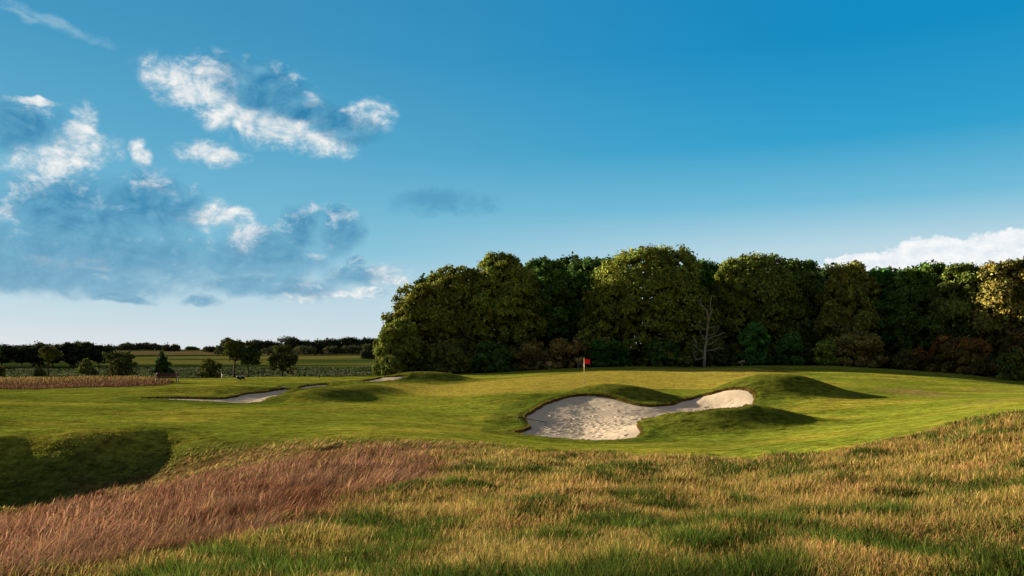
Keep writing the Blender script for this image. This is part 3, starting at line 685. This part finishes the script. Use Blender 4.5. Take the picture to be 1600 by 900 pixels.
# saplings and small trees at the left, below the plateau
SM = [(-24,508,26,100,'tree at the left edge, only its twig tips in the picture','broad',dark),
 (80,539,20,92,'small round headed tree on a bare stem at far left','lollipop',(.060,.060,.018)),
 (67,577,9,96,'low yellowish bush beside the bare stemmed tree','dome',(.10,.09,.03)),
 (2,571,10,93,'olive bush at the left edge of the picture','dome',(.08,.07,.02)),
 (138,562,17,97,'spiky young bush left of the dense round bush','cone',(.085,.095,.026)),
 (190,547,25,100,'dense dark round bush left of the bench','dome',(.045,.050,.016)),
 (256,551,18,96,'dark conical tree behind the bench','cone',(.028,.045,.016)),
 (331,560,17,94,'olive bush left of the twin stemmed trees','dome',(.065,.065,.018)),
 (368,528,28,97,'tallest dark tree of the small group at left','lollipop',(.045,.048,.014)),
 (390,543,22,96,'dark tree on a slim stem, right of the tallest small tree','lollipop',(.035,.045,.014)),
 (443,537,25,97,'dark rounded tree standing apart, right of the slim stemmed tree','broad',(.040,.042,.013)),
 (590,566,6,93,'tiny olive bush where the wood begins','dome',olive)]
for i, (u, vt, hw, d, lb, shp, c) in enumerate(SM):
    tree('small_tree' if shp != 'dome' else 'bush', u, vt, hw, d, lb, 'tree' if shp != 'dome' else 'bush', 'small trees and bushes beyond the plateau', base=c, shape=shp, nleaf=int(420*hw*d/F)+150, leaf=.20, seed=200+i, skirt=.08 if shp=='broad' else 0, per=4)
# distant trees along the ridge, left to right
ORD = 'first second third fourth fifth sixth seventh eighth ninth tenth eleventh twelfth thirteenth fourteenth fifteenth sixteenth'.split()
FT = [(352,541,18),(372,536,20),(402,531,20),(421,532,12),(430,535,16),(450,524,22),(468,531,20),(484,533,20),(503,530,20),(520,529,18),(540,528,20),(552,527,16),(570,529,18),(583,528,18),(600,530,20)]
for i, (u, vt, hw) in enumerate(FT):
    tree('distant_tree', u, vt, hw, 430, f'{ORD[i]} dark tree from the left in the far row on the ridge', group='far row of trees on the ridge', base=(.050,.055,.026), shape='dome', nleaf=900, leaf=.75, seed=300+i, mat=M_farleaf, per=3, trunk=True)
FB = [(425,543,16),(478,541,24),(520,541,16),(548,541,18),(575,539,18),(571,548,6),(581,549,5)]
for i, (u, vt, hw) in enumerate(FB):
    tree('distant_bush', u, vt, hw, 400 if vt < 546 else 330, f'{ORD[i]} low bush from the left in front of the far row of trees', 'bush', 'low bushes before the far row', base=(.060,.062,.030), shape='dome', nleaf=500, leaf=.6, seed=330+i, mat=M_farleaf, per=3, trunk=True)
TL = [(65,530,13,255,'small tree poking above the left end of the dark hedge'),(118,532,10,255,'small round tree poking above the middle of the dark hedge'),
 (262,540,5,520,'small round bush right of the distant pale copse'),(275,540,8,520,'round bush on the skyline right of the distant copse'),(302,544,12,560,'flat low bush on the skyline left of the far row of trees'),(330,543,14,500,'low skyline bush where the far row begins')]
for i, (u, vt, hw, d, lb) in enumerate(TL):
    tree('distant_tree', u, vt, hw, d, lb, group='lone trees on the far skyline', base=(.055,.055,.024), shape='dome', nleaf=500, leaf=.5*d/300, seed=350+i, mat=M_farleaf, per=3)
def hedge(u0, u1, vts, d, label, base, n, leaf, seed):
    r = np.random.default_rng(seed); lob = []; x0, _ = XY(u0, d); x1, _ = XY(u1, d); xc = (x0+x1)/2
    z0 = float(H(np.array([xc]), np.array([float(d)]))[0]); m = max(4, int(abs(x1-x0)/5)); 
    for i in range(m):
        t = (i+.5)/m; u = u0+(u1-u0)*t; top = EYE+ray(u, np.interp(t, np.linspace(0,1,len(vts)), vts)+r.uniform(-1,1))[1]*d - z0
        zb = float(H(np.array([XY(u,d)[0]]), np.array([float(d)]))[0]) - z0
        hh = (top-zb)/2; lob.append((XY(u,d)[0]-xc, r.uniform(-2,2), zb+hh*.95, abs(x1-x0)/m*.9, 4, hh))
    root = thing('hedge', label, 'hedge', (xc, d, z0))
    V, C = crown_pts(lob, n, leaf, 4, base, .3, True, None, seed)
    np_mesh('foliage', V, np.arange(len(V)).reshape(-1,4), M_farleaf, C).parent = root
    for l in lob:
        mb = MB(); limb(mb, (l[0],l[1],l[2]-l[5]-.2), (l[0],l[1],l[2]), .2, .08, r); mb.build('stem', M_bark, root, True)
hedge(-60, 174, [537,537,539,538,537,541], 250, 'long dark hedge across the far left below two small trees', (.042,.046,.022), 9000, .5, 401)
hedge(183, 256, [544,539,538,539,542], 560, 'distant pale copse on the skyline right of the dark hedge', (.075,.072,.036), 2600, .9, 402)

# ------------------------------------------------------------------ bare dead tree
def dead_tree():
    d = 93.5; x0, _ = XY(1101, d); z0 = float(H(np.array([x0]), np.array([d]))[0])
    root = thing('dead_tree', 'bare grey dead tree without leaves against the dark wood', 'tree', (x0, d, z0))
    r = np.random.default_rng(5)
    def q(zx, zy):                   # position in the close-up -> metres on the tree
        u = 1050+zx*.1444; v = 450+zy*.1444; a, c = ray(u, v); return (a*d-x0, r.normal(0,.15), EYE+c*d-z0)
    def br(pp, r0, r1, name):
        path = np.array([q(*p) for p in pp]); path = np.vstack([path[0]] + [np.vstack([(path[i]+path[i+1])/2 + r.normal(0,.05,3), path[i+1]]) for i in range(len(path)-1)])
        mb = MB(); mb.tube(path, np.linspace(r0, r1, len(path)), 7); return mb.build(name, M_dead, root, True)
    tk = [(345,870),(350,740),(358,640),(375,580),(382,480),(388,370)]
    mb = MB(); path = np.array([q(*p) for p in tk]); path[0,2] = -.3; mb.tube(path, [.18,.16,.13,.11,.09,.075], 9); mb.build('trunk', M_dead, root, True)
    for pp, a, b in [([(388,370),(372,240),(330,190),(270,125)],.11,.035),([(388,370),(425,260),(420,150),(432,80)],.11,.035),([(372,245),(335,230)],.04,.02),([(318,175),(312,110)],.04,.02),
        ([(385,425),(440,422),(500,408)],.07,.03),([(378,462),(330,435),(275,390)],.07,.03),([(392,515),(460,495),(495,460),(512,410)],.08,.03),([(385,560),(450,525),(560,482)],.10,.04),
        ([(372,560),(325,535),(308,490),(303,455)],.08,.03),([(378,615),(440,595),(500,545)],.09,.035),([(362,680),(470,668),(565,645)],.10,.035),([(480,665),(510,630),(512,590)],.05,.025),
        ([(355,690),(310,685),(260,635),(215,605)],.10,.04),([(268,625),(255,570),(215,522)],.09,.035),([(350,738),(310,765),(265,775),(238,720),(245,685),(275,690)],.13,.05),([(265,775),(255,800)],.07,.03)]:
        br(pp, a*.68, b*.8, 'branch')
dead_tree()
def bare_branch():
    d = 94; x0, _ = XY(1300, d); z0 = float(H(np.array([x0]), np.array([float(d)]))[0])
    root = thing('dead_sapling', 'thin bare forked stem left of the large tan bush', 'tree', (x0, d, z0)); r = np.random.default_rng(8)
    for pp, nm in (([(1302,575),(1302,545),(1301,520),(1300,511)],'trunk'),([(1301,513),(1306,505),(1311,497),(1315,485)],'branch'),([(1301,514),(1297,508),(1295,500)],'branch')):
        mb = MB(); P_ = [(ray(u,v)[0]*d-x0, r.normal(0,.05), EYE+ray(u,v)[1]*d-z0) for u, v in pp]; mb.tube(P_, np.linspace(.05,.02,len(P_)), 6); mb.build(nm, M_bark, root, True)
bare_branch()

# ------------------------------------------------------------------ flag
def ground_at(x, y): return float(H(np.array([float(x)]), np.array([float(y)]))[0])
def golf_flag():
    x, y = march(913, 600.5, dmin=58); z = ground_at(x, y)
    root = thing('golf_flag', 'red golf flag on a pale yellow stick standing in the hole on the green', 'flag', (x, y, z))
    hh = EYE+ray(913, 560)[1]*y - z
    mb = MB(); mb.tube([(0,0,hh*.22),(0,0,hh*.6),(0,0,hh)], [.022,.021,.018], 10); st = mb.build('pole', M_pole, root, True)
    mb = MB(); mb.tube([(0,0,-.08),(0,0,hh*.22)], [.022,.022], 10); mb.build('dark_band', M_poledark, st, True)
    nx, nz = 14, 8; X, Z = np.meshgrid(np.linspace(0,1,nx), np.linspace(0,1,nz)); L = .48; Hh = .40
    px = X*L*.96; py = .045*np.sin(X*7+Z*1.5)*X; pz = hh - .01 - (1-Z)*Hh*(1-.12*X) - .10*X**1.3 - .02*np.sin(X*6)
    V = np.c_[px.ravel(),py.ravel(),pz.ravel()]; i = np.arange(nx*nz).reshape(nz,nx)
    Q = np.stack([i[:-1,:-1],i[:-1,1:],i[1:,1:],i[1:,:-1]],-1).reshape(-1,4)
    V2 = V + np.array([0,.004,0]); o = np_mesh('flag', np.vstack([V,V2]), np.vstack([Q,Q[:,::-1]+len(V)]), M_red, smooth=True); o.parent = root
    an = np.arange(24)/24*2*math.pi
    mb = MB(); ring = [(math.cos(t)*.054, math.sin(t)*.054, .006) for t in an]; mb.tube(ring+[ring[0]], .006, 5); mb.build('cup_rim', M_white, root)
golf_flag()

# ------------------------------------------------------------------ bench
def bench():
    d = 73.0; x, y = XY(263.5, d); z = ground_at(x, y)
    root = thing('park_bench', 'dark red wooden bench facing away at the end of the tall grass strip', 'bench', (x, y, z), R(6))
    W = 1.75; sc = .95
    mb = MB()
    for k in range(4): mb.box((0, -.02-k*.012, .52+k*.115), (W, .025, .095), rx=R(-8))
    mb.build('backrest', M_wood, root)
    mb = MB()
    for k in range(4): mb.box((0, .08+k*.105, .43), (W, .09, .028))
    mb.build('seat', M_wood, root)
    for sx in (-1, 1):
        mb = MB(); mb.box((sx*W*.5, -.03, .46), (.07,.07,.95), rx=R(-4)); mb.build('leg', M_wood, root)
        mb = MB(); mb.box((sx*W*.5, .46, .31), (.07,.07,.64)); mb.build('leg', M_wood, root)
        mb = MB(); mb.box((sx*W*.5, .21, .65), (.08,.58,.035)); mb.build('armrest', M_wood, root)
bench()
def marker_post():
    d = 76.; x, y = XY(349.3, d); z = ground_at(x, y)
    root = thing('marker_post', 'thin white post with a black side left of the tall dark tree', 'post', (x, y, z))
    hh = .84
    mb = MB(); mb.tube([(0,0,-.1),(0,0,.14)], [.035,.035], 8); mb.build('foot', M_black, root)
    mb = MB(); mb.tube([(0,0,.14),(0,0,hh-.1)], [.032,.032], 8); mb.build('shaft', M_white, root)
    mb = MB(); mb.box((.03,0,hh-.16), (.10,.08,.22)); mb.build('box', M_black, root)
    x, y = XY(500.8, 83); z = ground_at(x, y)
    root = thing('short_post', 'short black post at the edge of the plateau below the far yellow field', 'post', (x, y, z))
    mb = MB(); mb.tube([(0,0,-.1),(0,0,.36),(0,0,.42)], [.055,.055,.03], 8); mb.build('shaft', M_black, root); mb = MB(); mb.tube([(0,0,.42),(0,0,.46)], [.065,.05], 8); mb.build('cap', M_black, root)
marker_post()
def cans():
    for i, (u, lb) in enumerate(((375,'left one of two small black and white trolleys at the plateau edge'),(381.6,'right one of two small black and white trolleys at the plateau edge'))):
        d = 76.; x, y = XY(u, d); z = ground_at(x, y)
        root = thing('golf_trolley', lb, 'trolley', (x, y, z), 0, 'small black and white trolleys')
        mb = MB()
        for k in range(6): pass
        mb.tube([(0,-.10,.20),(0,.0,.24),(0,.14,.30)], [.13,.14,.12], 12); mb.build('bag', M_black, root, True)
        mb = MB(); mb.tube([(-.19,-.02,.30),(-.12,-.02,.37),(.06,-.02,.39),(.15,-.02,.31)], [.02,.022,.022,.02], 8); mb.build('hood', M_white, root, True)
        for sx in (-1,1):
            an = np.arange(15)/14*2*math.pi; mb = MB(); mb.tube([(sx*.16, math.cos(t)*.10-.05, .11+math.sin(t)*.10) for t in an], .03, 6); w = mb.build('wheel', M_black, root, True)
        mb = MB(); mb.tube([(-.16,-.05,.11),(.16,-.05,.11)], [.015,.015], 6); mb.build('axle', M_white, root)
        mb = MB(); mb.tube([(0,.1,.25),(0,.32,.02)], [.014,.014], 6); mb.build('rest', M_black, root)
cans()
def rake(u, v, ang, label, ln=1.5):
    x, y = march(u, v, dmin=30); sx_ = math.cos(ang)*ln/2; sy_ = math.sin(ang)*ln/2
    def zz(px, py):
        z = ground_at(px, py)
        for k in range(3):
            s = bunker_sd(np.array([px]), np.array([py]), k)[0]
            if s > 0: z = float(H0(np.array([px]), np.array([py]))[0]) - LIP[k] - DEP[k]*float(ss(0, 3.2-k*.5, s))
        return z
    z0 = zz(x, y); root = thing('bunker_rake', label, 'rake', (x, y, z0), 0, 'rakes left at the bunkers')
    za = zz(x-sx_, y-sy_)-z0; zb = zz(x+sx_, y+sy_)-z0
    mb = MB(); mb.tube([(-sx_,-sy_,za+.05),(0,0,max((za+zb)/2,0)+.05),(sx_,sy_,zb+.08)], [.016,.016,.016], 8); mb.build('handle', M_black, root, True)
    ca, sa = -math.sin(ang), math.cos(ang)
    mb = MB(); mb.tube([(sx_-ca*.3,sy_-sa*.3,zb+.07),(sx_,sy_,zb+.08),(sx_+ca*.3,sy_+sa*.3,zb+.07)], [.022,.022,.022], 8); h = mb.build('head', M_black, root, True)
    mb = MB()
    for k in range(9):
        t = (k-4)/4*.28; mb.tube([(sx_+ca*t,sy_+sa*t,zb+.07),(sx_+ca*t,sy_+sa*t,zb+.0)], [.009,.006], 5)
    mb.build('teeth', M_black, h)
rake(832, 655.5, R(188), 'black rake lying over the left lip of the large bunker')
rake(334, 626.5, R(100), 'black rake in the sand near the left end of the long far bunker')
rake(449, 607.5, R(150), 'black rake on the upper lip of the long far bunker')

# ------------------------------------------------------------------ dock weed behind the flag
def dock(u, d, label, seed, hgt=.75):
    r = np.random.default_rng(seed); x, y = XY(u, d); z = ground_at(x, y); root = thing('dry_weed', label, 'plant', (x, y, z), 0, 'dry weeds at the back of the green')
    mb = MB(); tips = []
    for k in range(6):
        a = r.uniform(0,6.28); t = (math.cos(a)*.22, math.sin(a)*.15, hgt*r.uniform(.75,1.1)); tips.append(t); limb(mb, (0,0,-.05), t, .02, .01, r)
    mb.build('stems', M_dead, root)
    V, C = crown_pts([(t[0],t[1],t[2],.14,.14,.14) for t in tips], 60, .09, 3, (.42,.28,.12), .2, False, None, seed)
    np_mesh('seed_heads', V, np.arange(len(V)).reshape(-1,4), M_leaf, C).parent = root
dock(904, 93, 'left dry brown weed showing just behind the flag', 1, 1.0); dock(909, 93.5, 'right dry brown weed showing just behind the flag', 2, 1.1)
dock(857, 93, 'small tan dry weed in front of the brown bush left of the flag', 3, .8); dock(1157, 93, 'pale dry weed at the skyline of the green near the dead tree', 4, .5)

# ------------------------------------------------------------------ light, sky
EXPO = 2.25
SUN_AZ = -59; SUN_EL = 13.5
w = bpy.data.worlds.new("World"); S.world = w; w.use_nodes = True; nt = w.node_tree; L = nt.links.new
bg = nt.nodes['Background']; STR = .1; bg.inputs[1].default_value = STR
sky = N(nt, 'ShaderNodeTexSky', sky_type='NISHITA'); sky.sun_disc = False; sky.sun_elevation = R(SUN_EL); sky.sun_rotation = R(SUN_AZ); sky.air_density = 1.0; sky.dust_density = .6; sky.ozone_density = 3
tc = N(nt, 'ShaderNodeTexCoord'); sx = N(nt, 'ShaderNodeSeparateXYZ'); L(tc.outputs['Generated'], sx.inputs[0])
azn = math_(nt, 'ARCTAN2', sx.outputs[0], sx.outputs[1]); eln = math_(nt, 'ARCSINE', sx.outputs[2])
def srgb(r, g, b):
    f = lambda c: (c/255/12.92 if c/255 <= .04045 else ((c/255+.055)/1.055)**2.4)
    k = 1/(2**EXPO*STR); return (f(r)*k, f(g)*k, f(b)*k, 1)
def ramp(stops, fac):
    cr = N(nt, 'ShaderNodeValToRGB'); e = cr.color_ramp.elements
    while len(e) < len(stops): e.new(.5)
    for q, (p, c) in zip(e, stops): q.position = p; q.color = c
    L(fac, cr.inputs[0]); return cr.outputs[0]
def mix(a, b, f, mode='MIX'):
    m = N(nt, 'ShaderNodeMixRGB', blend_type=mode)
    for i, x in ((0,f),(1,a),(2,b)):
        if isinstance(x, (int,float)): m.inputs[i].default_value = x
        elif isinstance(x, tuple): m.inputs[i].default_value = x
        else: L(x, m.inputs[i])
    return m.outputs[0]
ele = math_(nt, 'DIVIDE', eln, R(34), clamp=True)
def ev(v): return (HV-v)/F/R(34)
left = ramp([(0,srgb(216,222,228)),(ev(500),srgb(192,213,224)),(ev(460),srgb(176,208,222)),(ev(400),srgb(124,188,212)),(ev(250),srgb(86,165,199)),(ev(100),srgb(58,147,189)),(1,srgb(30,122,170))], ele)
right = ramp([(0,srgb(210,224,230)),(ev(400),srgb(186,214,226)),(ev(330),srgb(112,186,214)),(ev(240),srgb(44,158,203)),(ev(100),srgb(2,138,194)),(1,srgb(0,122,182))], ele)
azf = N(nt, 'ShaderNodeMapRange', interpolation_type='SMOOTHSTEP'); L(azn, azf.inputs[0]); azf.inputs[1].default_value = R(-22); azf.inputs[2].default_value = R(26)
grad = mix(left, right, azf.outputs[0])
nish = N(nt, 'ShaderNodeVectorMath', operation='SCALE'); L(sky.outputs[0], nish.inputs[0]); nish.inputs['Scale'].default_value = 1.
skyc = mix(grad, nish.outputs[0], .015)
# coordinate in the sky: azimuth / elevation on a common scale
cb = N(nt, 'ShaderNodeCombineXYZ'); L(math_(nt,'MULTIPLY',azn,F), cb.inputs[0]); L(math_(nt,'MULTIPLY',eln,F), cb.inputs[1])
def nz(scale, det, ro, off=(0,0,0), dist=0, sq=1.3):
    mp = N(nt, 'ShaderNodeMapping'); mp.inputs['Location'].default_value = off; mp.inputs['Scale'].default_value = (1, sq, 1); L(cb.outputs[0], mp.inputs['Vector'])
    n = N(nt, 'ShaderNodeTexNoise'); n.inputs['Scale'].default_value = scale; n.inputs['Detail'].default_value = det; n.inputs['Roughness'].default_value = ro; n.inputs['Distortion'].default_value = dist
    L(mp.outputs[0], n.inputs['Vector']); return n
wn = nz(.011, 4, .6); wv = N(nt, 'ShaderNodeVectorMath', operation='SUBTRACT'); L(wn.outputs['Color'], wv.inputs[0]); wv.inputs[1].default_value = (.5,.5,.5)
ws = N(nt, 'ShaderNodeVectorMath', operation='SCALE'); L(wv.outputs[0], ws.inputs[0]); ws.operation = 'MULTIPLY'; ws.inputs[1].default_value = (60,44,0)
wp = N(nt, 'ShaderNodeVectorMath', operation='ADD'); L(cb.outputs[0], wp.inputs[0]); L(ws.outputs[0], wp.inputs[1])
def skypos(u, v):
    a, c = ray(u, v); return math.atan(a)*F, math.atan2(c, math.hypot(a, 1))*F
def shifted(off):
    n = N(nt, 'ShaderNodeVectorMath', operation='ADD'); L(wp.outputs[0], n.inputs[0]); n.inputs[1].default_value = (*off, 0); return n.outputs[0]
def nzs(scale, det, ro, off, dist, sh):
    ad = N(nt, 'ShaderNodeVectorMath', operation='ADD'); L(cb.outputs[0], ad.inputs[0]); ad.inputs[1].default_value = (*sh, 0)
    mp = N(nt, 'ShaderNodeMapping'); mp.inputs['Location'].default_value = off; mp.inputs['Scale'].default_value = (1, 1.35, 1); L(ad.outputs[0], mp.inputs['Vector'])
    n = N(nt, 'ShaderNodeTexNoise'); n.inputs['Scale'].default_value = scale; n.inputs['Detail'].default_value = det; n.inputs['Roughness'].default_value = ro; n.inputs['Distortion'].default_value = dist
    L(mp.outputs[0], n.inputs['Vector']); return n.outputs['Fac']
def blobs(lst, sh=(0,0)):
    acc = None; vec = shifted(sh)
    for u, v, ru, rv, rot in lst:
        X, Y = skypos(u, v); mp = N(nt, 'ShaderNodeMapping', vector_type='TEXTURE'); L(vec, mp.inputs['Vector'])
        mp.inputs['Location'].default_value = (X, Y, 0); mp.inputs['Rotation'].default_value = (0,0,R(rot)); mp.inputs['Scale'].default_value = (ru, rv, 1)
        ln = N(nt, 'ShaderNodeVectorMath', operation='LENGTH'); L(mp.outputs[0], ln.inputs[0])
        v_ = math_(nt, 'MAXIMUM', math_(nt, 'SUBTRACT', 1., ln.outputs['Value']), 0.)
        acc = v_ if acc is None else math_(nt, 'SMOOTH_MAX', acc, v_, .03)
    return acc
def dens(b, n, k, lo, hi):
    t = math_(nt, 'ADD', b, math_(nt, 'MULTIPLY', math_(nt, 'MULTIPLY', math_(nt,'SUBTRACT', n, .5), k), math_(nt,'MULTIPLY',math_(nt,'SUBTRACT',b,.03),5.,clamp=True)))
    m = N(nt, 'ShaderNodeMapRange', interpolation_type='SMOOTHSTEP'); L(t, m.inputs[0]); m.inputs[1].default_value = lo; m.inputs[2].default_value = hi; return m.outputs[0]
SH = (-9, 8)          # towards the light
NB = (.022, 10, .66, (11,7,0), .35); ND = (.015, 10, .62, (300,120,0), .3)
n1 = nzs(*NB, (0,0)); n1s = nzs(*NB, SH); n2 = nzs(*ND, (0,0)); n2s = nzs(*ND, SH); n3 = nzs(.05, 8, .65, (50,80,0), 0, (0,0)); n3s = nzs(.05, 8, .65, (50,80,0), 0, SH)
BR = [(300,140,105,46,-14),(350,172,130,44,-20),(450,208,130,34,-8),(330,112,80,22,6),(578,184,48,34,0),(487,160,26,14,-10),(95,245,100,44,18),(128,205,36,44,0),(222,240,18,24,0),
      (330,238,66,22,0),(335,333,72,30,0),(480,452,80,30,0),(112,415,80,16,-6),(597,424,56,20,0),(622,441,50,14,0),(40,155,52,9,0),(385,372,50,30,20),(250,292,34,9,-20),(10,325,30,10,0),(560,462,100,12,0)]
DK = [(420,146,112,44,-20),(500,188,105,30,-10),(25,190,95,44,0),(130,345,200,85,0),(235,325,95,72,0),(150,400,300,70,0),(400,400,150,62,0),(470,362,56,50,10),(528,362,54,50,15),(70,440,280,34,0),(560,432,80,28,0),
      (420,445,180,24,0),(310,468,42,14,0),(190,468,60,12,0),(240,290,60,30,0),(560,405,26,14,0)]
FT_ = [(690,312,120,30,0)]
RC = [(1455,408,95,52,0),(1345,420,80,38,0),(1590,412,110,60,0),(1497,385,30,14,0),(1250,424,70,16,0)]
brd = dens(blobs(BR), n1, 1.9, .03, .82)
DK1 = [(425,148,130,50,-20),(505,188,115,34,-10)]; DK = DK[2:]
dkd = math_(nt,'MAXIMUM',dens(blobs(DK), n2, 1.3, .04, .72),dens(blobs(DK1), n2, .9, .04, .55)); dks = math_(nt,'MAXIMUM',dens(blobs(DK, SH), n2s, 1.3, .04, .72),dens(blobs(DK1, SH), n2s, .9, .04, .55))
ftd = dens(blobs(FT_), n1, 1.6, .1, .9); rcd = dens(blobs(RC), n3, .5, .20, .32)
rel1 = math_(nt, 'MULTIPLY_ADD', math_(nt,'SUBTRACT',n1,n1s), 3.2, .62, clamp=True)
wh = mix(srgb(138,184,208), srgb(250,248,244), math_(nt, 'MULTIPLY', rel1, math_(nt,'MULTIPLY_ADD',brd,.55,.5,clamp=True)))
c = mix(skyc, wh, math_(nt,'MULTIPLY',brd,.92))
rel2 = math_(nt, 'MULTIPLY_ADD', math_(nt,'SUBTRACT',n2,n2s), 2.6, .42, clamp=True)
dkcol = mix(srgb(38,122,168), srgb(112,176,206), rel2)
dkcol = mix(dkcol, srgb(136,184,208), ramp([(0,(.75,)*3+(1,)),(ev(430),(.35,)*3+(1,)),(ev(330),(0,0,0,1)),(1,(0,0,0,1))], ele))
c = mix(c, dkcol, math_(nt,'MULTIPLY',dkd,.85))
rim = math_(nt, 'MULTIPLY', math_(nt,'SUBTRACT',dkd,dks,clamp=True), math_(nt,'MULTIPLY_ADD',n1,6.,-2.9,clamp=True))
c = mix(c, srgb(238,240,242), math_(nt,'MULTIPLY',rim,1.5,clamp=True))
c = mix(c, srgb(72,146,186), math_(nt,'MULTIPLY',ftd,.6))
wsp = dens(blobs([(90,38,105,12,-14),(40,25,50,8,-10)]), n1, 2.0, .05, .9); c = mix(c, srgb(150,192,214), math_(nt,'MULTIPLY',wsp,.6))
rel3 = math_(nt, 'MULTIPLY_ADD', math_(nt,'SUBTRACT',n3,n3s), 2., .7, clamp=True)
c = mix(c, mix(srgb(214,226,236), srgb(252,252,252), rel3), math_(nt,'MULTIPLY',rcd,.92))
# unseen grey cloud added overhead and behind the camera to cut blue fill light
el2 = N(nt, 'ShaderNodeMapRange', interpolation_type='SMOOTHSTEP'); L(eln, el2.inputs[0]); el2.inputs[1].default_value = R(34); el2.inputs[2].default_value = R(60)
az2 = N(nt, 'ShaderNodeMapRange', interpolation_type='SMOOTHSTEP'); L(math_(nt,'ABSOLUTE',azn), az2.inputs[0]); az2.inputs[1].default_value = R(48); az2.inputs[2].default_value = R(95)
fill_cut = math_(nt, 'MAXIMUM', el2.outputs[0], az2.outputs[0])
c = mix(c, ramp([(.3,srgb(112,115,120)),(.7,srgb(142,143,145))], n2), math_(nt,'MULTIPLY',fill_cut,.9))
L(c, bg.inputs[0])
sd = bpy.data.lights.new('sun', 'SUN'); sd.energy = 5.0; sd.angle = R(.6); sd.color = (1,.83,.57)
so = bpy.data.objects.new('sun', sd); COL.objects.link(so)
dirv = Vector((math.sin(R(SUN_AZ))*math.cos(R(SUN_EL)), math.cos(R(SUN_AZ))*math.cos(R(SUN_EL)), math.sin(R(SUN_EL))))
so.rotation_euler = dirv.to_track_quat('Z', 'Y').to_euler(); so.location = (-40, 30, 40)

cam = bpy.data.cameras.new('camera'); co = bpy.data.objects.new('camera', cam); COL.objects.link(co)
cam.sensor_width = 36; cam.lens = F/1600*36; cam.clip_end = 8000; cam.clip_start = .1
co.location = (0, 0, EYE); co.rotation_euler = (R(90)+PITCH, 0, 0); S.camera = co
S.view_settings.view_transform = 'Standard'; S.view_settings.look = 'None'; S.view_settings.exposure = EXPO; S.view_settings.gamma = 1; S.view_settings.use_curve_mapping = False
S.render.engine = 'CYCLES'
